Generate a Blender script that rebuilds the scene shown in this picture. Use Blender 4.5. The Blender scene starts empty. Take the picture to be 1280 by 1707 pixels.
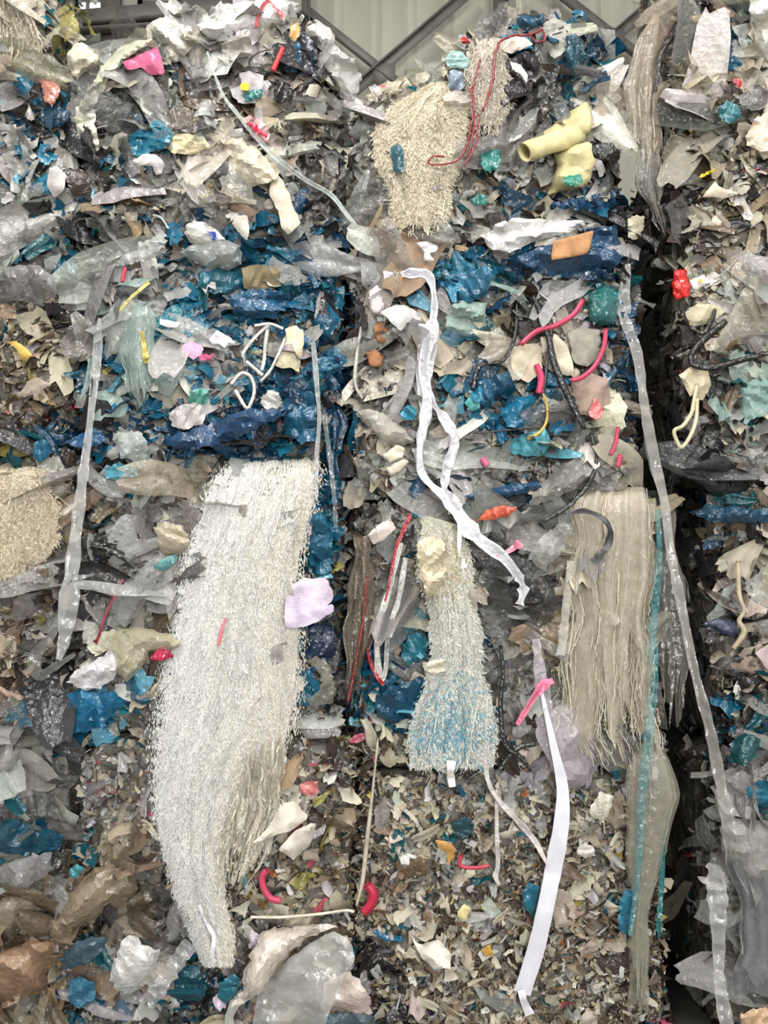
import bpy, math
import numpy as np
from mathutils import Matrix, Vector
from mathutils.geometry import delaunay_2d_cdt

# ------------------------------------------------------------------ camera, light, exposure
scene = bpy.context.scene
COL = scene.collection
CAM = np.array([0.0, -4.4, 1.9]); PITCH = math.radians(6.0); VF = math.radians(57.0)
cd = bpy.data.cameras.new('camera'); cam = bpy.data.objects.new('camera', cd); COL.objects.link(cam)
cam.location = CAM; cam.rotation_euler = (math.pi/2 + PITCH, 0, 0)
cd.sensor_fit = 'VERTICAL'; cd.sensor_height = 36.0; cd.lens = 18.0/math.tan(VF/2)
cd.clip_end = 200
scene.camera = cam

world = bpy.data.worlds.new('overcast'); scene.world = world; world.use_nodes = True
bg = world.node_tree.nodes['Background']
bg.inputs[0].default_value = (0.985, 0.99, 0.985, 1); bg.inputs[1].default_value = 0.60

def area(name, loc, rot, sx, sy, power, col=(1, 0.98, 0.94)):
    l = bpy.data.lights.new(name, 'AREA'); l.shape = 'RECTANGLE'; l.size = sx; l.size_y = sy
    l.energy = power; l.color = col
    o = bpy.data.objects.new(name, l); o.location = loc; o.rotation_euler = rot; COL.objects.link(o)
area('skylight_front', (-1.2, -3.6, 7.2), (math.radians(20), 0, 0), 0.55, 6.0, 330)
area('added_glint_light', (1.6, -11.0, 3.0), (math.radians(88), 0, 0), 2.6, 2.4, 600, (1, .99, .975))  # added behind the camera so film facets glint; no doorway is built
area('skylight_middle', (3.2, -2.6, 7.2), (math.radians(20), math.radians(12), 0), 0.5, 5.0, 150)

vs = scene.view_settings
vs.view_transform = 'Standard'; vs.look = 'None'; vs.gamma = 1.0; vs.exposure = 0.04
vs.use_curve_mapping = False
scene.cycles.transparent_max_bounces = 8
scene.cycles.max_bounces = 5
scene.cycles.diffuse_bounces = 3

# ------------------------------------------------------------------ picture <-> place
FPX = 853.5/math.tan(VF/2)
cp, sp = math.cos(PITCH), math.sin(PITCH)
def W(px, py, y=0.0):
    """the point of the place at depth y that is seen at photo position (px, py)"""
    px = np.asarray(px, float); py = np.asarray(py, float)
    a = (px-640)/FPX; b = (853.5-py)/FPX
    dx, dy, dz = a, cp - b*sp, sp + b*cp
    t = (np.asarray(y, float)-CAM[1])/dy
    return np.stack([CAM[0]+dx*t, CAM[1]+dy*t, CAM[2]+dz*t], -1)
def project(p):
    d = p-CAM
    f = d[..., 1]*cp + d[..., 2]*sp; u = -d[..., 1]*sp + d[..., 2]*cp
    return 640+FPX*d[..., 0]/f, 853.5-FPX*u/f
MPP = 4.4/FPX/cp          # metres per photo pixel on the bale fronts

def lin(c):
    c = np.asarray(c, float)/255.0
    return np.where(c <= 0.04045, c/12.92, ((c+0.055)/1.055)**2.4)
R = np.random.default_rng(11)

# ------------------------------------------------------------------ materials
MATS = {}
def nd(nt, t, **kw):
    n = nt.nodes.new(t)
    for k, v in kw.items(): setattr(n, k, v)
    return n
def film_material(name, rough, bump, scale, attr, clear=0.0, vary=0.25, spec=0.5, sheen=0.0, translucent=0.0, gloss_clear=0.0):
    m = bpy.data.materials.new(name); m.use_nodes = True; nt = m.node_tree; nt.nodes.clear()
    out = nd(nt, 'ShaderNodeOutputMaterial'); pb = nd(nt, 'ShaderNodeBsdfPrincipled')
    tc = nd(nt, 'ShaderNodeTexCoord'); geo = nd(nt, 'ShaderNodeNewGeometry')
    if attr:
        src = nd(nt, 'ShaderNodeAttribute', attribute_name='Col').outputs['Color']
    else:
        src = nd(nt, 'ShaderNodeObjectInfo').outputs['Color']
    n1 = nd(nt, 'ShaderNodeTexNoise'); n1.inputs['Scale'].default_value = 14; n1.inputs['Detail'].default_value = 3
    nt.links.new(geo.outputs['Position'], n1.inputs['Vector'])
    mr = nd(nt, 'ShaderNodeMapRange'); mr.inputs[1].default_value = 0.3; mr.inputs[2].default_value = 0.7
    mr.inputs[3].default_value = 1-vary; mr.inputs[4].default_value = 1+vary*0.6
    nt.links.new(n1.outputs['Fac'], mr.inputs[0])
    mul = nd(nt, 'ShaderNodeVectorMath', operation='SCALE')
    nt.links.new(src, mul.inputs[0]); nt.links.new(mr.outputs[0], mul.inputs['Scale'])
    nt.links.new(mul.outputs[0], pb.inputs['Base Color'])
    pb.inputs['Roughness'].default_value = rough; pb.inputs['Specular IOR Level'].default_value = spec
    # creases of the film: stretched noise and small facets
    n2 = nd(nt, 'ShaderNodeTexNoise'); n2.inputs['Scale'].default_value = scale; n2.inputs['Detail'].default_value = 4
    n2.inputs['Distortion'].default_value = 1.2
    nt.links.new(geo.outputs['Position'], n2.inputs['Vector'])
    vo = nd(nt, 'ShaderNodeTexVoronoi'); vo.inputs['Scale'].default_value = scale*0.9
    nt.links.new(geo.outputs['Position'], vo.inputs['Vector'])
    ad = nd(nt, 'ShaderNodeMath', operation='ADD')
    nt.links.new(n2.outputs['Fac'], ad.inputs[0]); nt.links.new(vo.outputs['Distance'], ad.inputs[1])
    bp = nd(nt, 'ShaderNodeBump'); bp.inputs['Strength'].default_value = bump; bp.inputs['Distance'].default_value = 0.012
    nt.links.new(ad.outputs[0], bp.inputs['Height']); nt.links.new(bp.outputs[0], pb.inputs['Normal'])
    last = pb.outputs[0]
    if translucent:
        tl = nd(nt, 'ShaderNodeBsdfTranslucent'); nt.links.new(mul.outputs[0], tl.inputs['Color'])
        mx = nd(nt, 'ShaderNodeMixShader'); mx.inputs[0].default_value = translucent
        nt.links.new(last, mx.inputs[1]); nt.links.new(tl.outputs[0], mx.inputs[2]); last = mx.outputs[0]
    if clear:
        tr = nd(nt, 'ShaderNodeBsdfTransparent')
        lw = nd(nt, 'ShaderNodeLayerWeight'); lw.inputs['Blend'].default_value = 0.35
        nt.links.new(bp.outputs[0], lw.inputs['Normal'])
        m2 = nd(nt, 'ShaderNodeMapRange'); m2.inputs[3].default_value = 1-clear; m2.inputs[4].default_value = 1.0
        nt.links.new(lw.outputs['Facing'], m2.inputs[0])
        mx = nd(nt, 'ShaderNodeMixShader'); nt.links.new(m2.outputs[0], mx.inputs[0])
        nt.links.new(tr.outputs[0], mx.inputs[1]); nt.links.new(last, mx.inputs[2]); last = mx.outputs[0]
    nt.links.new(last, out.inputs[0])
    MATS[name] = m
    return m
for a in (False, True):
    s = '_stuff' if a else ''
    film_material('film'+s, 0.16, 0.45, 38, a, spec=0.7)
    film_material('paper'+s, 0.6, 0.15, 60, a, spec=0.3)
    film_material('clear'+s, 0.10, 0.6, 34, a, clear=0.5, spec=1.0, vary=0.12)
    film_material('fibre'+s, 0.22, 0.4, 110, a, spec=0.9, translucent=0.18, vary=0.05)
film_material('sheer', 0.12, 0.45, 24, False, clear=0.68, spec=1.0, vary=0.12)
film_material('strap', 0.09, 0.22, 30, False, clear=0.62, spec=1.5, vary=0.1)
film_material('smooth', 0.35, 0.06, 18, False, spec=0.45, vary=0.08)
film_material('core', 0.5, 0.9, 24, False, spec=0.4, vary=0.6)

def plain(name, col, rough, noise=0.2, scale=6, bump=0.1, metallic=0.0, stretch=(1, 1, 1)):
    m = bpy.data.materials.new(name); m.use_nodes = True; nt = m.node_tree; pb = nt.nodes['Principled BSDF']
    geo = nd(nt, 'ShaderNodeNewGeometry'); mp = nd(nt, 'ShaderNodeMapping'); mp.inputs['Scale'].default_value = stretch
    nt.links.new(geo.outputs['Position'], mp.inputs['Vector'])
    n = nd(nt, 'ShaderNodeTexNoise'); n.inputs['Scale'].default_value = scale; n.inputs['Detail'].default_value = 5
    nt.links.new(mp.outputs[0], n.inputs['Vector'])
    cr = nd(nt, 'ShaderNodeValToRGB'); c = lin(col)
    cr.color_ramp.elements[0].color = (*(c*(1-noise)), 1); cr.color_ramp.elements[1].color = (*np.minimum(c*(1+noise), 1), 1)
    cr.color_ramp.elements[0].position = 0.3; cr.color_ramp.elements[1].position = 0.7
    nt.links.new(n.outputs['Fac'], cr.inputs[0]); nt.links.new(cr.outputs[0], pb.inputs['Base Color'])
    pb.inputs['Roughness'].default_value = rough; pb.inputs['Metallic'].default_value = metallic
    b = nd(nt, 'ShaderNodeBump'); b.inputs['Strength'].default_value = bump; b.inputs['Distance'].default_value = 0.01
    nt.links.new(n.outputs['Fac'], b.inputs['Height']); nt.links.new(b.outputs[0], pb.inputs['Normal'])
    MATS[name] = m
    return m
plain('sheet_metal', (176, 174, 160), 0.5, 0.12, 3, 0.05, stretch=(2, 1, 0.3))
plain('steel', (112, 108, 102), 0.55, 0.2, 9, 0.08)
plain('concrete', (120, 116, 108), 0.85, 0.25, 5, 0.3)
plain('roof_metal', (120, 122, 124), 0.6, 0.1, 3, 0.05)
gm = bpy.data.materials.new('daylit_pane'); gm.use_nodes = True
gpb = gm.node_tree.nodes['Principled BSDF']; gpb.inputs['Base Color'].default_value = (.8, .85, .9, 1)
gpb.inputs['Emission Color'].default_value = (0.93, 0.97, 1, 1); gpb.inputs['Emission Strength'].default_value = 1.1
MATS['pane'] = gm

# ------------------------------------------------------------------ object helpers
def mesh(name, v, f, mat=None, smooth=True, col=None):
    me = bpy.data.meshes.new(name)
    v = np.asarray(v, np.float32); f = np.asarray(f, np.int32)
    k = f.shape[1]
    me.vertices.add(len(v)); me.vertices.foreach_set('co', v.ravel())
    me.loops.add(f.size); me.loops.foreach_set('vertex_index', f.ravel())
    me.polygons.add(len(f))
    me.polygons.foreach_set('loop_start', np.arange(0, f.size, k, dtype=np.int32))
    if smooth: me.polygons.foreach_set('use_smooth', np.ones(len(f), bool))
    if col is not None:
        a = me.attributes.new('Col', 'FLOAT_COLOR', 'POINT')
        a.data.foreach_set('color', np.concatenate([col, np.ones((len(col), 1))], 1).astype(np.float32).ravel())
    me.update(calc_edges=True)
    if mat: me.materials.append(MATS[mat] if isinstance(mat, str) else mat)
    return me
def add(name, me, parent=None, color=None, kind=None, label=None):
    o = bpy.data.objects.new(name, me); COL.objects.link(o)
    if parent is not None: o.parent = parent
    if color is not None: o.color = (*lin(color), 1)
    if kind: o['kind'] = kind
    if label: o['label'] = label
    return o
def tag(o, label, cat, group=None):
    o['label'] = label; o['category'] = cat
    if group: o['group'] = group
    return o
def empty(name, loc, label=None, cat=None, group=None):
    o = bpy.data.objects.new(name, None); o.location = loc; o.empty_display_size = 0.1; COL.objects.link(o)
    if label: tag(o, label, cat, group)
    return o
def grid_faces(nu, nv):
    i = np.arange(nu-1)[:, None]*nv + np.arange(nv-1)[None]
    return np.stack([i, i+1, i+nv+1, i+nv], -1).reshape(-1, 4)
def box(c, s, rot=None):
    v = np.array([[x, y, z] for x in (-.5, .5) for y in (-.5, .5) for z in (-.5, .5)])*np.asarray(s)
    if rot is not None: v = v@rot.T
    f = np.array([[0, 1, 3, 2], [4, 6, 7, 5], [0, 4, 5, 1], [2, 3, 7, 6], [0, 2, 6, 4], [1, 5, 7, 3]])
    return v+np.asarray(c), f
def join(parts):
    vs_, fs_, n = [], [], 0
    for v, f in parts:
        vs_.append(v); fs_.append(np.asarray(f)+n); n += len(v)
    return np.concatenate(vs_), np.concatenate(fs_)
def tri(x): return np.abs((x % 2)-1)*2-1
def crumple(p, seed, freq, amp, octaves=6):
    r = np.random.default_rng(seed); h = np.zeros(len(p)); f = freq; q = p.copy()
    for k in range(octaves):
        a = r.uniform(0, math.pi*2); d = np.array([math.cos(a), math.sin(a)])
        h += amp/(1+0.75*k)*tri(q@d*f + r.uniform(0, 2))
        q = q + 0.12/f*np.stack([np.sin(q[:, 1]*f*2.1+k), np.sin(q[:, 0]*f*1.7+2*k)], -1)
        f *= 1.42
    return h
def wob(x, z, s):
    return (np.sin(5.1*x+s)*np.sin(4.3*z+1.7*s)*0.5 + np.sin(11.3*x+2.3*s+2*z)*np.sin(9.7*z-0.6*s)*0.32
            + np.sin(23*x-1.1*s-5*z)*np.sin(21*z+0.9*s)*0.18)

# ------------------------------------------------------------------ the shed
def setting():
    f = add('floor', mesh('floor', *box((0, -3, -0.05), (24, 18, 0.1)), 'concrete', False), kind='structure')
    WY = 2.45
    wv, wf = join([box((0, WY+0.16, z), (14, 0.06, 0.12)) for z in (0.6, 2.2, 3.9, 5.0, 6.9)])
    w = add('wall_back', mesh('wall_back', wv, wf, 'steel', False), kind='structure')
    # profiled sheet: every sheet 0.86 m wide with three trapezoid ribs
    pr = []; wd = 0.86
    for k in range(3):
        o = k*wd/3
        pr += [(o, 0), (o+0.17, 0), (o+0.195, -0.035), (o+0.255, -0.035), (o+0.28, 0)]
    pr.append((wd+0.02, 0)); pr = np.array(pr)
    v = np.concatenate([np.stack([pr[:, 0], pr[:, 1], np.full(len(pr), z)], -1) for z in (0, 7.4)])
    n = len(pr); i = np.arange(n-1)
    pm = mesh('panel', v, np.stack([i, i+1, i+1+n, i+n], -1), 'sheet_metal', False)
    for k in range(16):
        p = add('panel', pm, w); p.location = (-6.9+k*wd, WY+0.1+0.004*(k % 2), 0)
    # roof over the stacks and eaves opening on the left
    rv, rf = box((0, 1.2, 7.45), (14, 2.9, 0.06))
    add('ceiling', mesh('ceiling', rv, rf, 'roof_metal', False), kind='structure')
    for n_, (a, b) in enumerate((((118, 2), (178, 32)), ((236, -16), (300, 9)))):
        p0 = W(a[0], a[1], WY-0.02); p1 = W(b[0], b[1], WY-0.02)
        c = (p0+p1)/2; s = np.abs(p1-p0)
        win = add('window_%d' % (n_+1), mesh('window', *box(c, (s[0], 0.02, s[2])), 'pane', False), kind='structure')
        t = 0.035
        fv, ff = join([box((c[0], c[1]-0.015, p0[2]), (s[0]+t, 0.05, t)), box((c[0], c[1]-0.015, p1[2]), (s[0]+t, 0.05, t)),
                       box((p0[0], c[1]-0.015, c[2]), (t, 0.05, s[2]+t)), box((p1[0], c[1]-0.015, c[2]), (t, 0.05, s[2]+t)),
                       box((c[0], c[1]-0.015, c[2]), (t*0.6, 0.05, s[2]))])
        add('window_frame', mesh('window_frame', fv, ff, 'steel', False), win)
    # steel frame with crossed angle braces
    fr = empty('steel_frame', (0, WY-0.15, 0), 'grey steel posts, rail and crossed angle braces in front of profiled sheet wall', 'steel frame')
    def member(name, a, b, w_, y, flange=0.05):
        A = W(a[0], a[1], y); B = W(b[0], b[1], y); d = B-A; L = np.linalg.norm(d); d = d/L
        yv = np.array([0, 1, 0]); n_ = np.cross(yv, d); rot = np.stack([d, yv, n_], 1)
        v1, f1 = box((0, 0, 0), (L, 0.008, w_)); v2, f2 = box((0, -flange/2, w_/2-0.004), (L, flange, 0.008))
        v_, f_ = join([(v1, f1), (v2, f2)])
        v_ = v_@rot.T + (A+B)/2 - np.array([0, WY-0.15, 0])
        return add(name, mesh(name, v_, f_, 'steel', False), fr)
    Y = WY-0.1
    for x, w_ in ((512, 0.07), (836, 0.11), (187, 0.16)):
        m = member('post', (x, 700), (x-2, -60), w_, Y, 0.09)
    member('diagonal_brace', (512, 18), (665, 140), 0.075, Y-0.03); member('diagonal_brace', (792, -20), (560, 180), 0.075, Y-0.05)
    member('diagonal_brace', (908, -30), (1090, 112), 0.085, Y-0.03); member('diagonal_brace', (1130, -30), (960, 120), 0.08, Y-0.05)
    member('diagonal_brace', (187, 22), (262, 92), 0.07, Y-0.03); member('diagonal_brace', (187, 22), (118, 82), 0.07, Y-0.03)
    member('rail', (60, 38), (430, 6), 0.15, Y-0.08, 0.08)
    member('rail', (60, 56), (430, 34), 0.05, Y-0.05, 0.08)
    for gx, gy in ((640, 122), (1022, 62)):
        c = W(gx, gy, Y-0.06)-np.array([0, WY-0.15, 0])
        add('gusset_plate', mesh('gusset_plate', *box(c, (0.17, 0.01, 0.15)), 'steel', False), fr)
setting()

# ------------------------------------------------------------------ what lies where on the bale fronts
C = dict(white=(208, 207, 200), cream=(202, 195, 176), bone=(188, 179, 160), grey=(156, 154, 149), clr=(186, 187, 182),
         dgrey=(106, 105, 103), black=(48, 47, 47), navy=(26, 62, 88), blue=(22, 88, 116), mblue=(40, 116, 146), cyan=(104, 168, 190),
         teal=(24, 122, 132), dteal=(20, 84, 94), beige=(176, 164, 142), tan=(152, 130, 106), brown=(112, 98, 82), dbrown=(72, 62, 54),
         pink=(190, 92, 108), red=(190, 48, 56), orange=(206, 120, 60), yellow=(188, 172, 96), olive=(150, 142, 82), green=(70, 120, 96),
         lilac=(206, 196, 208), sky=(132, 168, 206), mint=(176, 200, 190), salmon=(184, 126, 110))
# palette: (colour, weight, material) ; 2nd entry: size factor
PAL = {
 'mix': ([('white', 3, 'film'), ('cream', 3, 'film'), ('grey', 3, 'film'), ('clr', 4, 'clear'), ('bone', 2, 'paper'), ('mblue', .6, 'film'), ('navy', .4, 'film'), ('dgrey', 1.3, 'clear'), ('teal', .4, 'film'), ('pink', .12, 'film'), ('black', .5, 'film'), ('tan', .4, 'paper')], 1),
 'white': ([('white', 6, 'film'), ('cream', 2, 'film'), ('clr', 3, 'clear'), ('lilac', .6, 'film'), ('grey', 1, 'film')], 1.1),
 'wfilm': ([('clr', 5, 'clear'), ('white', 2.5, 'film'), ('grey', 2, 'clear'), ('cream', 1.5, 'film'), ('bone', 1, 'film'), ('mblue', .25, 'film'), ('dgrey', .6, 'clear')], 1.1),
 'gfilm': ([('grey', 4, 'clear'), ('clr', 3, 'clear'), ('dgrey', 2.4, 'clear'), ('grey', 2, 'film'), ('white', .8, 'film'), ('brown', .8, 'film'), ('dteal', .3, 'film')], 1.15),
 'clear': ([('clr', 5, 'clear'), ('white', 1.2, 'clear'), ('dgrey', 2, 'clear'), ('grey', 2, 'clear'), ('teal', .2, 'clear')], 1.2),
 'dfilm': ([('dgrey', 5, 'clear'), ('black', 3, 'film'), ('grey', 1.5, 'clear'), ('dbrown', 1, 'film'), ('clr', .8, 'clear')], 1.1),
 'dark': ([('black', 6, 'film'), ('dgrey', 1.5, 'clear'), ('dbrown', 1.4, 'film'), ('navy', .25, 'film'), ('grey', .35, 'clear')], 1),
 'blue': ([('blue', 5, 'film'), ('navy', 2, 'film'), ('mblue', 2.4, 'film'), ('cyan', .5, 'film'), ('white', .5, 'film'), ('teal', 1, 'clear'), ('dteal', .7, 'film')], 1.25),
 'navy': ([('navy', 5, 'film'), ('blue', 2.2, 'film'), ('black', .8, 'film'), ('mblue', .6, 'film'), ('clr', .3, 'clear')], 1.25),
 'bright': ([('mblue', 4, 'film'), ('cyan', 2.5, 'film'), ('blue', 3, 'film'), ('white', .8, 'film')], 1.15),
 'bdark': ([('dteal', 3, 'film'), ('navy', 2.5, 'film'), ('blue', 2, 'film'), ('dgrey', 2, 'clear'), ('black', 1.5, 'film'), ('grey', .6, 'film')], 1),
 'bwhite': ([('mblue', 2.4, 'film'), ('blue', 2.2, 'film'), ('white', 3, 'film'), ('clr', 3, 'clear'), ('cyan', .7, 'film'), ('grey', 1.2, 'film'), ('navy', .8, 'film'), ('bone', .5, 'paper')], 1),
 'mixblue': ([('blue', 2, 'film'), ('mblue', 1, 'film'), ('clr', 3, 'clear'), ('grey', 2, 'clear'), ('white', 1.5, 'film'), ('teal', 1, 'film'), ('dgrey', 1, 'clear'), ('bone', 1, 'film')], 1),
 'teal': ([('teal', 4, 'film'), ('dteal', 2, 'film'), ('mint', 1, 'clear'), ('grey', 1, 'clear'), ('bone', 1, 'film')], 1.1),
 'mixteal': ([('teal', 1.2, 'film'), ('beige', 2, 'film'), ('bone', 2, 'paper'), ('grey', 2, 'clear'), ('mint', 1, 'clear'), ('brown', 1, 'film'), ('white', 1, 'film')], .9),
 'greenclr': ([('mint', 4, 'clear'), ('clr', 2, 'clear'), ('grey', 1.4, 'clear'), ('dteal', .5, 'film'), ('white', .8, 'film')], 1.2),
 'cream': ([('cream', 5, 'film'), ('bone', 2.5, 'film'), ('white', 2.5, 'film'), ('beige', 1.2, 'film'), ('brown', .5, 'film'), ('clr', 1.5, 'clear'), ('dgrey', .5, 'clear')], 1.1),
 'cchip': ([('bone', 4, 'paper'), ('cream', 4, 'paper'), ('beige', 2, 'paper'), ('white', 1.2, 'paper'), ('brown', 1.4, 'film'), ('black', 1.1, 'film'), ('pink', .25, 'film'), ('tan', .8, 'paper'), ('grey', 1, 'film')], .8),
 'cdark': ([('bone', 3, 'paper'), ('black', 2.4, 'film'), ('dbrown', 2, 'film'), ('cream', 1.5, 'film'), ('grey', 1.4, 'clear'), ('tan', .7, 'film'), ('red', .2, 'film')], .85),
 'fuzz': ([('cream', 3, 'clear'), ('bone', 4, 'film'), ('beige', 3, 'clear'), ('white', 1.2, 'film'), ('grey', .8, 'clear')], .75),
 'beige': ([('beige', 4, 'clear'), ('bone', 3, 'clear'), ('cream', 2, 'film'), ('grey', 1, 'clear'), ('tan', .6, 'film')], 1.2),
 'shred': ([('beige', 4, 'paper'), ('bone', 4.4, 'paper'), ('brown', 2.6, 'film'), ('tan', 1.8, 'paper'), ('grey', 1.8, 'film'), ('cream', 3, 'paper'), ('dbrown', 1.3, 'film'), ('white', 1.6, 'paper'), ('dteal', .4, 'film'), ('mblue', .2, 'film'), ('yellow', .16, 'paper'), ('pink', .09, 'film'), ('orange', .08, 'paper'), ('clr', .8, 'clear')], .6),
 'gshred': ([('grey', 4, 'film'), ('bone', 2.4, 'paper'), ('beige', 2, 'paper'), ('lilac', .8, 'film'), ('brown', 2, 'film'), ('dgrey', 1.4, 'film'), ('white', 1.2, 'paper'), ('pink', .18, 'film'), ('salmon', .3, 'film')], .6),
 'bshred': ([('brown', 3.4, 'film'), ('beige', 2.6, 'paper'), ('dbrown', 2.2, 'film'), ('bone', 2.4, 'paper'), ('tan', 1.6, 'film'), ('grey', 1, 'clear'), ('yellow', .25, 'paper'), ('olive', .4, 'film')], .7),
 'dshred': ([('dbrown', 3, 'film'), ('brown', 2.4, 'film'), ('black', 1.6, 'film'), ('beige', 1.4, 'paper'), ('bone', 1, 'paper'), ('olive', .5, 'film'), ('dteal', .4, 'film'), ('pink', .2, 'film')], .6),
 'yshred': ([('bone', 3, 'paper'), ('beige', 2, 'paper'), ('olive', 1.2, 'film'), ('yellow', .8, 'film'), ('brown', 2, 'film'), ('white', 1, 'paper'), ('dbrown', 1.2, 'film'), ('orange', .3, 'film')], .55),
 'brown': ([('brown', 4, 'film'), ('tan', 2.6, 'film'), ('beige', 2, 'clear'), ('dbrown', 1, 'film'), ('grey', 1, 'clear')], 1.25),
 'dmix': ([('black', 1.8, 'film'), ('dgrey', 2, 'clear'), ('grey', 2, 'clear'), ('bone', 1.6, 'paper'), ('brown', 1.4, 'film'), ('dteal', .7, 'film'), ('white', .7, 'film')], .9),
 'lilac': ([('lilac', 4, 'clear'), ('white', 2, 'clear'), ('clr', 2, 'clear'), ('grey', 1, 'clear')], 1.1),
 'olive': ([('olive', 3, 'clear'), ('dteal', 1.2, 'film'), ('blue', .8, 'film'), ('brown', 1, 'film'), ('beige', 1.2, 'clear')], 1.1),
 'redbr': ([('brown', 2.5, 'film'), ('salmon', 1, 'film'), ('red', .6, 'film'), ('dbrown', 2, 'film'), ('bone', 1.5, 'paper')], .7),
}
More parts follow.
